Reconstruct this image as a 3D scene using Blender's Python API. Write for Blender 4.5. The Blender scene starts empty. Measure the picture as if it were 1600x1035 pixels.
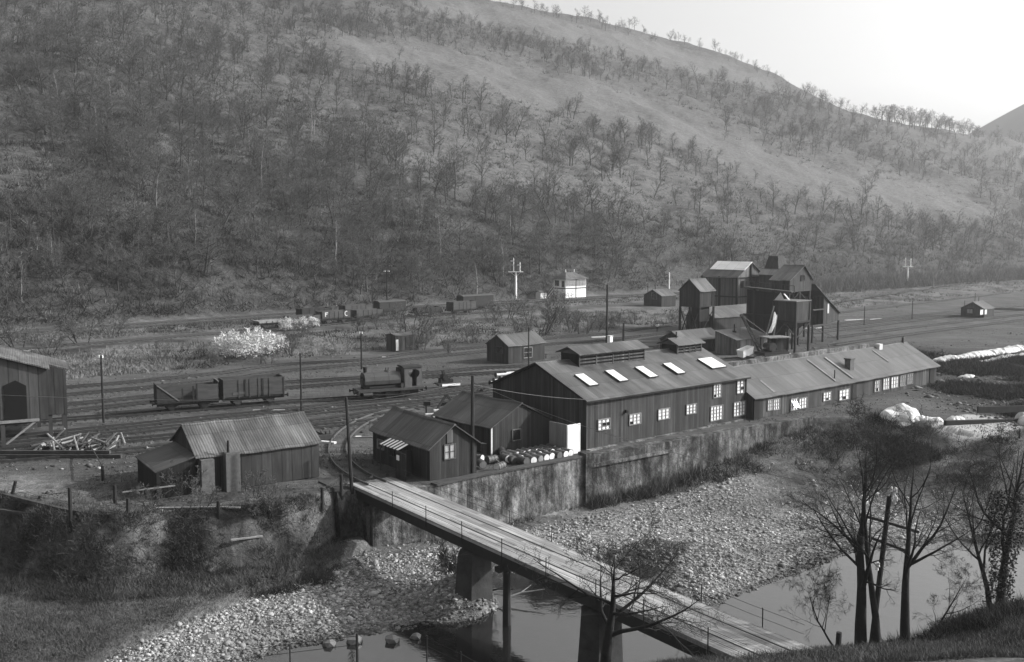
import bpy, bmesh, math, random
import numpy as np
from math import sin, cos, tan, atan, atan2, radians, degrees, pi, hypot, sqrt, exp, floor
from mathutils import Vector, Matrix

# ------------------------------------------------------------------ camera, sky, sun, exposure
C = bpy.context.scene.collection
scn = bpy.context.scene
F = 1555.0; HC = 18.0; TH = atan(152.5 / F)
cam = bpy.data.cameras.new('camera'); cam.sensor_width = 36; cam.lens = F / 1600 * 36
cam.clip_start = 0.5; cam.clip_end = 6000
co = bpy.data.objects.new('camera', cam); C.objects.link(co)
co.location = (0, 0, HC); co.rotation_euler = (pi / 2 - TH, 0, 0); scn.camera = co

SUN_AZ = 6.0      # degrees from +X towards +Y
SUN_EL = 27.0
world = bpy.data.worlds.new("World"); scn.world = world; world.use_nodes = True
wt = world.node_tree; wt.nodes.clear()
sky = wt.nodes.new('ShaderNodeTexSky'); sky.sky_type = 'NISHITA'; sky.sun_disc = False
sky.sun_elevation = radians(SUN_EL); sky.sun_rotation = radians(90 - SUN_AZ)
sky.air_density = 1.6; sky.dust_density = 6.0; sky.ozone_density = 1.0; sky.altitude = 0
bw = wt.nodes.new('ShaderNodeRGBToBW'); bg = wt.nodes.new('ShaderNodeBackground'); wo = wt.nodes.new('ShaderNodeOutputWorld')
bg.inputs['Strength'].default_value = 0.1
wt.links.new(sky.outputs[0], bw.inputs[0]); wt.links.new(bw.outputs[0], bg.inputs[0]); wt.links.new(bg.outputs[0], wo.inputs[0])
sl = bpy.data.lights.new('sun', 'SUN'); sl.energy = 3.1; sl.angle = radians(0.8); sl.color = (1, 0.995, 0.985)
so = bpy.data.objects.new('sun', sl); C.objects.link(so)
sd = Vector((cos(radians(SUN_EL)) * cos(radians(SUN_AZ)), cos(radians(SUN_EL)) * sin(radians(SUN_AZ)), sin(radians(SUN_EL))))
so.rotation_euler = sd.to_track_quat('Z', 'Y').to_euler(); so.location = sd * 300
vs = scn.view_settings; vs.view_transform = 'Standard'; vs.look = 'None'; vs.gamma = 1.0; vs.use_curve_mapping = False
vs.exposure = 1.3
HAZE = 0.00024

# ------------------------------------------------------------------ helpers
def ray(px, py):
    v = py - 517.5
    return (px - 800, F * cos(TH) - v * sin(TH), -F * sin(TH) - v * cos(TH))
def G(px, py, z=0.0):
    r = ray(px, py); t = (z - HC) / r[2]; return (r[0] * t, r[1] * t)
def ZY(py, px, y):
    r = ray(px, py); return HC + r[2] / r[1] * y
def XY(px, y):
    r = ray(px, 517.5); return (px - 800) / F * y * 1.0
def proj(x, y, z):
    dz = z - HC; d = y * cos(TH) - dz * sin(TH); up = y * sin(TH) + dz * cos(TH)
    return 800 + F * x / d, 517.5 - F * up / d

class MB:
    def __init__(s): s.v = []; s.f = []
    def add(s, vs, fs):
        n = len(s.v); s.v += [tuple(p) for p in vs]; s.f += [tuple(i + n for i in f) for f in fs]; return s
    def box(s, x0, y0, z0, x1, y1, z1):
        return s.add([(x0,y0,z0),(x1,y0,z0),(x1,y1,z0),(x0,y1,z0),(x0,y0,z1),(x1,y0,z1),(x1,y1,z1),(x0,y1,z1)],
            [(0,3,2,1),(4,5,6,7),(0,1,5,4),(1,2,6,5),(2,3,7,6),(3,0,4,7)])
    def bar(s, a, b, w, h=None, up=(0, 0, 1)):
        h = h or w; a = Vector(a); b = Vector(b); d = (b - a)
        if d.length < 1e-6: return s
        d.normalize(); u = Vector(up)
        if abs(d.dot(u)) > .98: u = Vector((1, 0, 0))
        x = d.cross(u).normalized() * (w / 2); y = x.cross(d).normalized() * (h / 2)
        p = [a-x-y, a+x-y, a+x+y, a-x+y, b-x-y, b+x-y, b+x+y, b-x+y]
        return s.add(p, [(0,1,2,3),(7,6,5,4),(0,4,5,1),(1,5,6,2),(2,6,7,3),(3,7,4,0)])
    def tube(s, a, b, r0, r1=None, n=8, cap=True):
        r1 = r0 if r1 is None else r1; a = Vector(a); b = Vector(b); d = b - a
        if d.length < 1e-6: return s
        d.normalize(); u = Vector((0, 0, 1)) if abs(d.z) < .9 else Vector((1, 0, 0))
        x = d.cross(u).normalized(); y = d.cross(x)
        ps = []
        for c, r in ((a, r0), (b, r1)):
            for i in range(n):
                t = 2 * pi * i / n; ps.append(c + x * (r * cos(t)) + y * (r * sin(t)))
        fs = [(i, (i + 1) % n, n + (i + 1) % n, n + i) for i in range(n)]
        if cap: fs += [tuple(range(n))[::-1], tuple(range(n, 2 * n))]
        return s.add(ps, fs)
    def path(s, pts, radii, n=6):
        for i in range(len(pts) - 1): s.tube(pts[i], pts[i + 1], radii[i], radii[i + 1], n, cap=(i in (0, len(pts) - 2)))
        return s
    def prism(s, poly, a, b, axis='x'):      # polygon extruded along an axis
        n = len(poly)
        def P(p, t): return (t, p[0], p[1]) if axis == 'x' else ((p[0], t, p[1]) if axis == 'y' else (p[0], p[1], t))
        return s.add([P(p, a) for p in poly] + [P(p, b) for p in poly],
            [tuple(range(n))[::-1], tuple(range(n, 2 * n))] + [(i, (i + 1) % n, n + (i + 1) % n, n + i) for i in range(n)])
    def mesh(s, name):
        me = bpy.data.meshes.new(name); me.from_pydata(s.v, [], s.f); me.update()
        bm = bmesh.new(); bm.from_mesh(me); bmesh.ops.recalc_face_normals(bm, faces=bm.faces); bm.to_mesh(me); bm.free()
        return me
    def each(s, name, m, parent=None, k=8):      # one object for every k-cornered piece collected
        for i in range(0, len(s.v), k):
            q = MB(); q.v = s.v[i:i + k]; q.f = [tuple(j - i for j in f) for f in s.f if i <= f[0] < i + k]; q.build(name, m, parent)
    def build(s, name, m, parent=None, smooth=False, label=None):
        me = s.mesh(name); me.materials.append(m)
        if smooth: me.polygons.foreach_set('use_smooth', [True] * len(me.polygons))
        o = bpy.data.objects.new(name, me); C.objects.link(o)
        if parent is not None: o.parent = parent
        if label: o['label'] = label
        return o

def tag(o, label=None, cat=None, group=None, kind=None):
    if label: o['label'] = label
    if cat: o['category'] = cat
    if group: o['group'] = group
    if kind: o['kind'] = kind
    return o
def thing(name, label, cat, loc=(0, 0, 0), rot=0.0, group=None):
    o = bpy.data.objects.new(name, None); C.objects.link(o); o.empty_display_size = .3
    o.location = loc; o.rotation_euler = (0, 0, radians(rot)); return tag(o, label, cat, group)
def copy_tree(o, parent=None):
    c = o.copy(); C.objects.link(c); c.parent = parent
    for ch in [k for k in o.children]: copy_tree(ch, c)
    return c
def fastmesh(name, V, Fc, m, attrs=None):     # numpy arrays of verts and equal-sized faces
    me = bpy.data.meshes.new(name); V = np.asarray(V, np.float32); Fc = np.asarray(Fc, np.int32); k = Fc.shape[1]
    me.vertices.add(len(V)); me.vertices.foreach_set('co', V.ravel())
    me.loops.add(Fc.size); me.loops.foreach_set('vertex_index', Fc.ravel())
    me.polygons.add(len(Fc)); me.polygons.foreach_set('loop_start', np.arange(0, Fc.size, k, dtype=np.int32))
    try: me.polygons.foreach_set('loop_total', np.full(len(Fc), k, np.int32))
    except Exception: pass
    for nm, arr in (attrs or {}).items():
        a = me.attributes.new(nm, 'FLOAT', 'POINT'); a.data.foreach_set('value', np.asarray(arr, np.float32))
    me.update(calc_edges=True); me.materials.append(m)
    o = bpy.data.objects.new(name, me); C.objects.link(o); return o

def sstep(a, b, x):
    t = np.clip((x - a) / (b - a), 0, 1); return t * t * (3 - 2 * t)
_rs = np.random.RandomState(5); _tab = _rs.rand(256, 256)
def vnoise(x, y):
    xi = np.floor(x).astype(int); yi = np.floor(y).astype(int); fx = x - xi; fy = y - yi
    fx = fx * fx * (3 - 2 * fx); fy = fy * fy * (3 - 2 * fy)
    a = _tab[xi & 255, yi & 255]; b = _tab[(xi + 1) & 255, yi & 255]; c = _tab[xi & 255, (yi + 1) & 255]; d = _tab[(xi + 1) & 255, (yi + 1) & 255]
    return (a * (1 - fx) + b * fx) * (1 - fy) + (c * (1 - fx) + d * fx) * fy
def fbm(x, y, s, o=4):
    t = 0; amp = 1; n = 0
    for i in range(o):
        t = t + amp * (vnoise(x / s + 17.3 * i, y / s - 9.1 * i) - .5); n += amp; amp *= .5; s *= .47
    return t / n * 2
def sdist(poly, x, y):        # signed distance to a polygon, positive inside
    P = np.array(poly, float); Q = np.roll(P, -1, 0); d2 = np.full(x.shape, 1e18); ins = np.zeros(x.shape, bool)
    for (ax, ay), (bx, by) in zip(P, Q):
        ex, ey = bx - ax, by - ay; L = ex * ex + ey * ey + 1e-12
        t = np.clip(((x - ax) * ex + (y - ay) * ey) / L, 0, 1)
        d2 = np.minimum(d2, (x - ax - t * ex) ** 2 + (y - ay - t * ey) ** 2)
        if abs(ey) > 1e-9: ins ^= ((ay > y) != (by > y)) & (x < (bx - ax) * (y - ay) / ey + ax)
    d = np.sqrt(d2); return np.where(ins, d, -d)

# ------------------------------------------------------------------ materials (all grey: the photograph is black and white)
MT = {}
KA = .62
def kv(v): return v * KA if v < .45 else v
def new_mat(name, rough=.9, spec=.25):
    m = bpy.data.materials.new(name); m.use_nodes = True; nt = m.node_tree; b = nt.nodes['Principled BSDF']
    b.inputs['Roughness'].default_value = rough; b.inputs['Specular IOR Level'].default_value = spec
    MT[name] = m; return m, nt, b
class N:
    def __init__(s, nt): s.nt = nt
    def n(s, t, **kw):
        o = s.nt.nodes.new(t)
        for k, v in kw.items(): setattr(o, k, v)
        return o
    def put(s, sock, v):
        if hasattr(v, 'default_value') or hasattr(v, 'is_output'): s.nt.links.new(v, sock)
        else: sock.default_value = v
    def math(s, op, a, b=0.0, c=None, clamp=False):
        o = s.n('ShaderNodeMath', operation=op, use_clamp=clamp); s.put(o.inputs[0], a); s.put(o.inputs[1], b)
        if c is not None: s.put(o.inputs[2], c)
        return o.outputs[0]
    def mul(s, a, b): return s.math('MULTIPLY', a, b)
    def addn(s, a, b): return s.math('ADD', a, b)
    def mix(s, f, a, b):
        o = s.n('ShaderNodeMix', data_type='FLOAT'); s.put(o.inputs[0], f); s.put(o.inputs[2], a); s.put(o.inputs[3], b); return o.outputs[0]
    def noise(s, vec, scale, detail=4, rough=.55):
        o = s.n('ShaderNodeTexNoise'); s.nt.links.new(vec, o.inputs['Vector']); o.inputs['Scale'].default_value = scale
        o.inputs['Detail'].default_value = detail; o.inputs['Roughness'].default_value = rough; return o.outputs[0]
    def vec(s, scale=(1, 1, 1), kind='Object'):
        t = s.n('ShaderNodeTexCoord'); m = s.n('ShaderNodeMapping'); m.inputs['Scale'].default_value = scale
        s.nt.links.new(t.outputs[kind], m.inputs['Vector']); return m.outputs[0]
    def rng(s, v, a, b, c, d):
        o = s.n('ShaderNodeMapRange'); s.put(o.inputs[0], v)
        for i, q in enumerate((a, b, c, d)): o.inputs[i + 1].default_value = q
        return o.outputs[0]
    def attr(s, name):
        o = s.n('ShaderNodeAttribute', attribute_name=name); return o.outputs['Fac']
    def bump(s, b, h, strength, dist):
        o = s.n('ShaderNodeBump'); o.inputs['Strength'].default_value = strength; o.inputs['Distance'].default_value = dist
        s.put(o.inputs['Height'], h); s.nt.links.new(o.outputs[0], b.inputs['Normal'])
    def col(s, b, v):
        o = s.n('ShaderNodeCombineColor')
        for i in range(3): s.nt.links.new(v, o.inputs[i])
        s.nt.links.new(o.outputs[0], b.inputs['Base Color'])
def plain(name, v, amt=.3, scale=1.5, rough=.9, spec=.25, bump=0.0, bs=8, metal=0.0, stretch=(1, 1, 1)):
    v = kv(v); m, nt, b = new_mat(name, rough, spec); n = N(nt); b.inputs['Metallic'].default_value = metal
    t = n.noise(n.vec(stretch), scale, 5, .65)
    n.col(b, n.mul(v, n.rng(t, .25, .75, 1 - amt, 1 + amt)))
    if bump: n.bump(b, n.noise(n.vec(), bs, 4), bump, .05)
    return m
def boards(name, v, sp=.22, amt=.35, gap=.55, stain=.35, patch=.0):
    v = kv(v); m, nt, b = new_mat(name, .85, .2); n = N(nt)
    tc = n.n('ShaderNodeTexCoord'); sx = n.n('ShaderNodeSeparateXYZ'); nt.links.new(tc.outputs['Object'], sx.inputs[0])
    t = n.math('DIVIDE', n.addn(sx.outputs[0], sx.outputs[1]), sp)
    wn = n.n('ShaderNodeTexWhiteNoise', noise_dimensions='1D'); nt.links.new(n.math('FLOOR', t), wn.inputs['W'])
    wn2 = n.n('ShaderNodeTexWhiteNoise', noise_dimensions='1D'); nt.links.new(n.math('FLOOR', n.math('DIVIDE', t, 4.3)), wn2.inputs['W'])
    fr = n.math('FRACT', t); g = n.math('LESS_THAN', fr, .12)
    st = n.noise(n.vec((2.2, 2.2, .22)), 1.6, 5, .7)
    big = n.noise(n.vec((1, 1, .6)), .35, 4)
    c = n.mul(v, n.rng(wn.outputs[0], 0, 1, 1 - amt, 1 + amt)); c = n.mul(c, n.rng(wn2.outputs[0], 0, 1, 1 - amt * .5, 1 + amt * .5))
    c = n.mul(c, n.rng(st, .3, .7, 1 - stain, 1 + stain)); c = n.mul(c, n.rng(big, .3, .7, .75, 1.25))
    if patch:
        wn3 = n.n('ShaderNodeTexWhiteNoise', noise_dimensions='1D'); nt.links.new(n.math('FLOOR', n.math('DIVIDE', t, 3.1)), wn3.inputs['W'])
        c = n.mul(c, n.mix(n.math('GREATER_THAN', wn3.outputs[0], .86), 1.0, 1 + patch))
    c = n.mul(c, n.mix(g, 1.0, gap)); n.col(b, c)
    n.bump(b, n.addn(n.mul(g, -1.0), n.mul(st, .4)), .6, .03); return m
def roof(name, v, along='x', sheet=.75, amt=.28, rust=.3, streak=1.0):
    v = kv(v); m, nt, b = new_mat(name, .6, .3); n = N(nt)
    tc = n.n('ShaderNodeTexCoord'); sx = n.n('ShaderNodeSeparateXYZ'); nt.links.new(tc.outputs['Object'], sx.inputs[0])
    X = sx.outputs[0] if along == 'x' else sx.outputs[1]; Y = sx.outputs[1] if along == 'x' else sx.outputs[0]
    r = n.math('FLOOR', n.math('DIVIDE', Y, 2.1)); t = n.addn(n.math('DIVIDE', X, sheet), n.mul(r, .37))
    wn = n.n('ShaderNodeTexWhiteNoise', noise_dimensions='2D'); cb = n.n('ShaderNodeCombineXYZ')
    nt.links.new(n.math('FLOOR', t), cb.inputs[0]); nt.links.new(r, cb.inputs[1]); nt.links.new(cb.outputs[0], wn.inputs['Vector'])
    st = n.noise(n.vec((2.5, .25, .25) if along == 'x' else (.25, 2.5, .25)), 1.4, 5, .7)
    big = n.noise(n.vec(), .3, 4)
    corr = n.math('SINE', n.mul(X, 2 * pi / .19))
    lap = n.math('LESS_THAN', n.math('FRACT', n.math('DIVIDE', Y, 2.1)), .035)
    c = n.mul(v, n.rng(wn.outputs[0], 0, 1, 1 - amt, 1 + amt)); c = n.mul(c, n.rng(st, .3, .7, 1 - rust * streak, 1 + rust * streak))
    c = n.mul(c, n.rng(big, .3, .7, 1 - rust, 1 + rust)); c = n.mul(c, n.rng(corr, -1, 1, .95, 1.05)); c = n.mul(c, n.mix(lap, 1.0, .7)); n.col(b, c)
    n.bump(b, n.addn(n.mul(corr, .5), n.mul(st, .5)), .5, .03); return m

boards('boards_dark', .042); boards('boards_mid', .055, patch=.4); boards('boards_light', .12); boards('boards_screen', .15); boards('boards_black', .022)
boards('boards_long', .06, sp=.25, patch=.9, stain=.5); boards('deck_boards_white', .62, sp=.3, amt=.1, gap=.8, stain=.12); boards('boards_grey', .3, amt=.12, stain=.25)
boards('sheet_wall', .055, sp=.75, amt=.25, stain=.45); boards('sheet_wall_light', .085, sp=.75, amt=.2, stain=.35)
roof('roof_mid', .115); roof('roof_light', .125, rust=.45); roof('roof_y', .13, 'y'); roof('roof_dark', .08); roof('roof_dark_y', .08, 'y'); roof('roof_white', .78, 'x', amt=.08, rust=.08)
roof('roof_streak', .11, rust=.22, amt=.16)
plain('timber', .07, .4, 2, stretch=(1, 1, .3)); plain('timber_pale', .3, .35, 3); plain('timber_dark', .03, .4, 2)
plain('iron', .05, .35, 2, .6, .4); plain('iron_dark', .02, .4, 2, .6, .3); plain('rust', .06, .5, 3); plain('rail_steel', .04, .3, 4, .5, .4)
plain('rail_pale', .2, .3, 4, .4, .5)
plain('white_paint', .75, .12, 2); plain('dirty_white', .5, .25, 3); plain('black', .008, .2, 1); plain('brick', .14, .3, 4); plain('rope', .1, .2, 3)
plain('drum_grey', .1, .4, 3, .6, .4); plain('drum_end', .6, .25, 5, .6, .3); plain('cloth_dark', .03, .2, 3); plain('cloth_light', .6, .1, 3); plain('skin', .35, .05, 3)
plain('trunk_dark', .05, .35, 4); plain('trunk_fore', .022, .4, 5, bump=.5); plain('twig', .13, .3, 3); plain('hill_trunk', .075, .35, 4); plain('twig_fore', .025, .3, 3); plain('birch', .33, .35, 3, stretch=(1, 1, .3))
plain('pale_blossom', .5, .45, 1.2); plain('scrub', .055, .5, .15); plain('scrub_dark', .045, .5, .1); plain('scrub_pale', .2, .5, .15); plain('ivy', .03, .5, 2); plain('far_hill', .10, .3, .01)
plain('snow_heap', .5, .35, 1.6, bump=.9, bs=4); plain('sleeper', .035, .4, 3); plain('ceramic', .8, .05, 3, .3, .5)
plain('loco_paint', .07, .35, 2, .5, .4); plain('loco_cab', .14, .25, 3, .5, .4); plain('smokebox', .035, .3, 2, .7); plain('wagon_grey', .085, .4, 2, stretch=(.4, 1, 2)); plain('wagon_dark', .04, .35, 3)
plain('grass_blade', .12, .5, 1.0); plain('grass_dark', .075, .5, .5); plain('grass_mid', .11, .6, .35)
def mk_pebble():
    m, nt, b = new_mat('pebble', .85, .2); n = N(nt); n.col(b, n.mul(n.attr('val'), n.rng(n.noise(n.vec(), 9, 3), .3, .7, .8, 1.2)))
mk_pebble()
def mk_wall():       # stained concrete / stone river wall: vertical dark weeping stains, pale patches
    for nm, v, br in (('river_wall', .15, 0), ('river_wall_stone', .10, 1)):
        v = kv(v); m, nt, b = new_mat(nm, .95, .1); n = N(nt)
        st = n.noise(n.vec((1.6, 1.6, .12)), 1.3, 6, .75); bl = n.noise(n.vec((1, 1, .7)), .55, 5, .6); fi = n.noise(n.vec(), 5, 5, .7)
        c = n.mul(v, n.rng(st, .38, .6, .45, 1.35)); c = n.mul(c, n.rng(n.noise(n.vec((1, 1, .8)), 1.4, 6, .75), .38, .62, .5, 1.6)); c = n.mul(c, n.rng(bl, .38, .62, .4, 1.6)); c = n.mul(c, n.rng(fi, .3, .7, .65, 1.35))
        n.col(b, c); n.bump(b, n.addn(fi, bl), .8, .12)
mk_wall()
def mk_planks():     # bridge deck: planks laid along the deck, worn pale
    m, nt, b = new_mat('deck_planks', .8, .25); n = N(nt)
    tc = n.n('ShaderNodeTexCoord'); sx = n.n('ShaderNodeSeparateXYZ'); nt.links.new(tc.outputs['Object'], sx.inputs[0])
    t = n.math('DIVIDE', sx.outputs[1], .27); fl = n.math('FLOOR', t)
    seg = n.math('FLOOR', n.math('ADD', n.math('DIVIDE', sx.outputs[0], 4.2), n.mul(fl, .37)))
    wn = n.n('ShaderNodeTexWhiteNoise', noise_dimensions='2D'); cb = n.n('ShaderNodeCombineXYZ')
    nt.links.new(fl, cb.inputs[0]); nt.links.new(seg, cb.inputs[1]); nt.links.new(cb.outputs[0], wn.inputs['Vector'])
    st = n.noise(n.vec((.25, 5, 1)), 2.0, 6, .75); g = n.math('LESS_THAN', n.math('FRACT', t), .12); big = n.noise(n.vec((.3, 1, 1)), .5, 3)
    c = n.mul(.26, n.rng(wn.outputs[0], 0, 1, .62, 1.3)); c = n.mul(c, n.rng(st, .3, .7, .6, 1.35)); c = n.mul(c, n.rng(big, .3, .7, .8, 1.2)); c = n.mul(c, n.mix(g, 1.0, .5))
    n.col(b, c); n.bump(b, n.addn(n.mul(g, -1.0), st), .5, .04)
mk_planks()
def mk_glass(name, v, rough, amt):
    m, nt, b = new_mat(name, rough, .6); n = N(nt)
    n.col(b, n.mul(v, n.rng(n.noise(n.vec(), 1.7, 5, .75), .35, .65, 1 - amt, 1 + amt * .5)))
mk_glass('pane_pale', .72, .35, .3); mk_glass('pane_glint', .85, .1, .05); mk_glass('pane_dark', .02, .1, .3); mk_glass('pane_grey', .3, .3, .3)  # light base colours of the pale panes stand in for reflected sky
def mk_water():
    m, nt, b = new_mat('river_water', .04, .5); n = N(nt)
    n.col(b, n.mul(.03, 1.0)) if False else None
    b.inputs['Base Color'].default_value = (.012, .012, .012, 1); b.inputs['IOR'].default_value = 2.3
    h = n.addn(n.noise(n.vec((1, 1, 1)), 1.1, 3), n.mul(n.noise(n.vec((1, 1, 1)), 6, 2), .25)); n.bump(b, h, .2, .05)
mk_water()
def mk_ground():
    m, nt, b = new_mat('ground', .95, .1); n = N(nt)
    V = n.vec(kind='Object')
    n1 = n.noise(V, .12, 6, .65); n2 = n.noise(V, 1.3, 6, .7); n3 = n.noise(V, 7, 4, .7); n4 = n.noise(V, .035, 5, .6)
    # cinder yard
    yard = n.mul(.066, n.rng(n2, .25, .75, .72, 1.28)); yard = n.mul(yard, n.rng(n1, .3, .7, .68, 1.35)); yard = n.mul(yard, n.rng(n3, .3, .7, .8, 1.2))
    # long streaks of spilt ballast along the tracks
    mp = n.n('ShaderNodeMapping'); tcg = n.n('ShaderNodeTexCoord'); nt.links.new(tcg.outputs['Object'], mp.inputs['Vector'])
    mp.inputs['Rotation'].default_value = (0, 0, radians(-38)); mp.inputs['Scale'].default_value = (.06, .9, 1)
    yard = n.mul(yard, n.rng(n.noise(mp.outputs[0], 1.0, 5, .7), .3, .7, .7, 1.35))
    vo = n.n('ShaderNodeTexVoronoi'); nt.links.new(V, vo.inputs['Vector']); vo.inputs['Scale'].default_value = 4.5
    vw = n.n('ShaderNodeRGBToBW'); nt.links.new(vo.outputs['Color'], vw.inputs[0])
    grav = n.mul(.2, n.rng(vw.outputs[0], .2, .8, .35, 1.7)); grav = n.mul(grav, n.rng(n1, .3, .7, .75, 1.2)); grav = n.mul(grav, n.rng(vo.outputs['Distance'], 0, .5, 1.15, .6))
    grass = n.mul(.08, n.rng(n2, .3, .7, .5, 1.5)); grass = n.mul(grass, n.rng(n1, .35, .65, .35, 1.75)); grass = n.mul(grass, n.rng(n3, .3, .7, .7, 1.3))
    V2 = n.n('ShaderNodeMapping'); nt.links.new(tcg.outputs['Object'], V2.inputs['Vector']); V2.inputs['Scale'].default_value = (1, 1, 2.6)
    h1 = n.noise(V2.outputs[0], .09, 7, .72); h2 = n.noise(V2.outputs[0], .5, 6, .75)
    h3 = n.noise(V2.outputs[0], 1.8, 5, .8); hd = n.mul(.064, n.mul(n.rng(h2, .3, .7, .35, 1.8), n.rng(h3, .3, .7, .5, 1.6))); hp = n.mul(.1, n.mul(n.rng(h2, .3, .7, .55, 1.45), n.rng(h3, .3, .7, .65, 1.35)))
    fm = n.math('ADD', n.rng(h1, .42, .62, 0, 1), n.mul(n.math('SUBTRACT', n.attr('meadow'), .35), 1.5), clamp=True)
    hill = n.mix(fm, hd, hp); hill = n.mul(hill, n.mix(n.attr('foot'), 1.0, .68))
    dirt = n.mul(.03, n.rng(n2, .3, .7, .5, 1.6))
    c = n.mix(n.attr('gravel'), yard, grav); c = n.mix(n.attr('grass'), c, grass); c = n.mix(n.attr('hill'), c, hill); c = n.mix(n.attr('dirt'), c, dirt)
    c = n.mix(n.attr('pale'), c, .35)
    n.col(b, c)
    h = n.addn(n.mul(n3, .25), n.addn(n2, n.mul(n.attr('hill'), n.mul(h1, 6.0)))); n.bump(b, h, .9, .25)
mk_ground()

# ------------------------------------------------------------------ the ground
def GP(L, z=0.0): return [G(a, b, z) for a, b in L]
EDGE = GP([(-400, 722), (-150, 747), (0, 772), (60, 787), (100, 798), (200, 805), (260, 800), (330, 797), (400, 790), (470, 777), (505, 768), (530, 757), (556, 752), (578, 762), (673, 757), (740, 743), (910, 712), (1175, 664), (1262, 651)])
EDGE_R = GP([(1340, 652), (1420, 652), (1500, 672), (1600, 700), (1750, 715)])
YARD = [(-3000, 0), (-300, 62)] + EDGE + EDGE_R + [(120, 70), (600, 60), (3000, 100), (3000, 5000), (-3000, 5000)]
NEAR = GP([(900, 1080), (1050, 1042), (1250, 1024), (1400, 1013), (1480, 1010), (1530, 978), (1600, 957), (1750, 928)]) + [(60, 52), (120, 48), (600, 30), (3000, 0), (3000, -600), (-3000, -600), (-3000, -20), (-60, 12), (-15, 30)]
TERR = GP([(-200, 800), (0, 800), (200, 800), (400, 800), (540, 800), (575, 850), (540, 868), (500, 885), (430, 912), (330, 950), (230, 990), (140, 1040), (60, 1100), (-200, 1300)], -3.6)
POOL = GP([(370, 1045), (400, 1026), (450, 1010), (520, 998), (570, 990), (600, 983), (660, 979), (700, 972), (735, 966), (762, 944), (752, 925), (748, 905), (742, 890), (800, 893), (850, 900), (930, 905), (975, 893), (1010, 884), (1042, 893), (1030, 912), (1062, 930), (1105, 946), (1140, 932), (1200, 912), (1290, 872), (1330, 858), (1420, 850), (1500, 838), (1560, 815), (1600, 800), (1800, 770), (1900, 900), (1750, 1000), (1500, 1100), (900, 1200), (500, 1300), (200, 1200)], -4.3)
POOL2 = GP([(1185, 868), (1230, 856), (1290, 842), (1300, 834), (1262, 846), (1220, 858)], -4.3)
POOL3 = GP([(1470, 716), (1540, 706), (1600, 700), (1700, 700), (1700, 740), (1600, 745), (1545, 742), (1500, 735)], -3.8)
PALE = GP([(1455, 725), (1500, 705), (1560, 708), (1600, 730), (1550, 752), (1490, 750)], -3.8)
DARKB = GP([(1010, 846), (1080, 850), (1060, 880), (1000, 885), (940, 892), (880, 892), (930, 870), (985, 850)], -4.0)
PIER = G(722, 925, -3.6)
UW = lambda x, y: (.75 * x + .66 * y, -.66 * x + .75 * y)
ELX = [-900, 0, 400, 640, 800, 900, 1000, 1070, 1130, 1190, 1250, 1310, 1370, 1450, 1530, 1600, 1800, 2600]
ELY = [-260, -160, -60, -2, 20, 38, 62, 80, 97, 122, 150, 172, 190, 204, 216, 228, 250, 300]
def hill_z(x, y):
    u, w = UW(x, y); t = np.maximum(w - 186, 0)
    D = np.maximum(y, 1.0); px = 800 + F * x / D; el = (365 - np.interp(px, ELX, ELY)) / F
    wc = .75 - .66 * x / D
    A = .50 * t + 3.5 * sstep(0, 12, t) * (1 + .8 * fbm(x, y, 40, 2)) + fbm(x, y, 60, 5) * np.minimum(7, t * .12) + fbm(x + 50, y, 12, 4) * np.minimum(1.3, t * .1)
    Ds = np.clip((18 + 93 - 3.5) / np.maximum(.5 * wc - el, .03), 150, 2500)
    B = 18 + el * Ds - .22 * (D - Ds)
    k = 5.0; h = np.clip(.5 + .5 * (B - A) / k, 0, 1)
    z = B * (1 - h) + A * h - k * h * (1 - h)
    return np.where(t > 0, z, 0)
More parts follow.
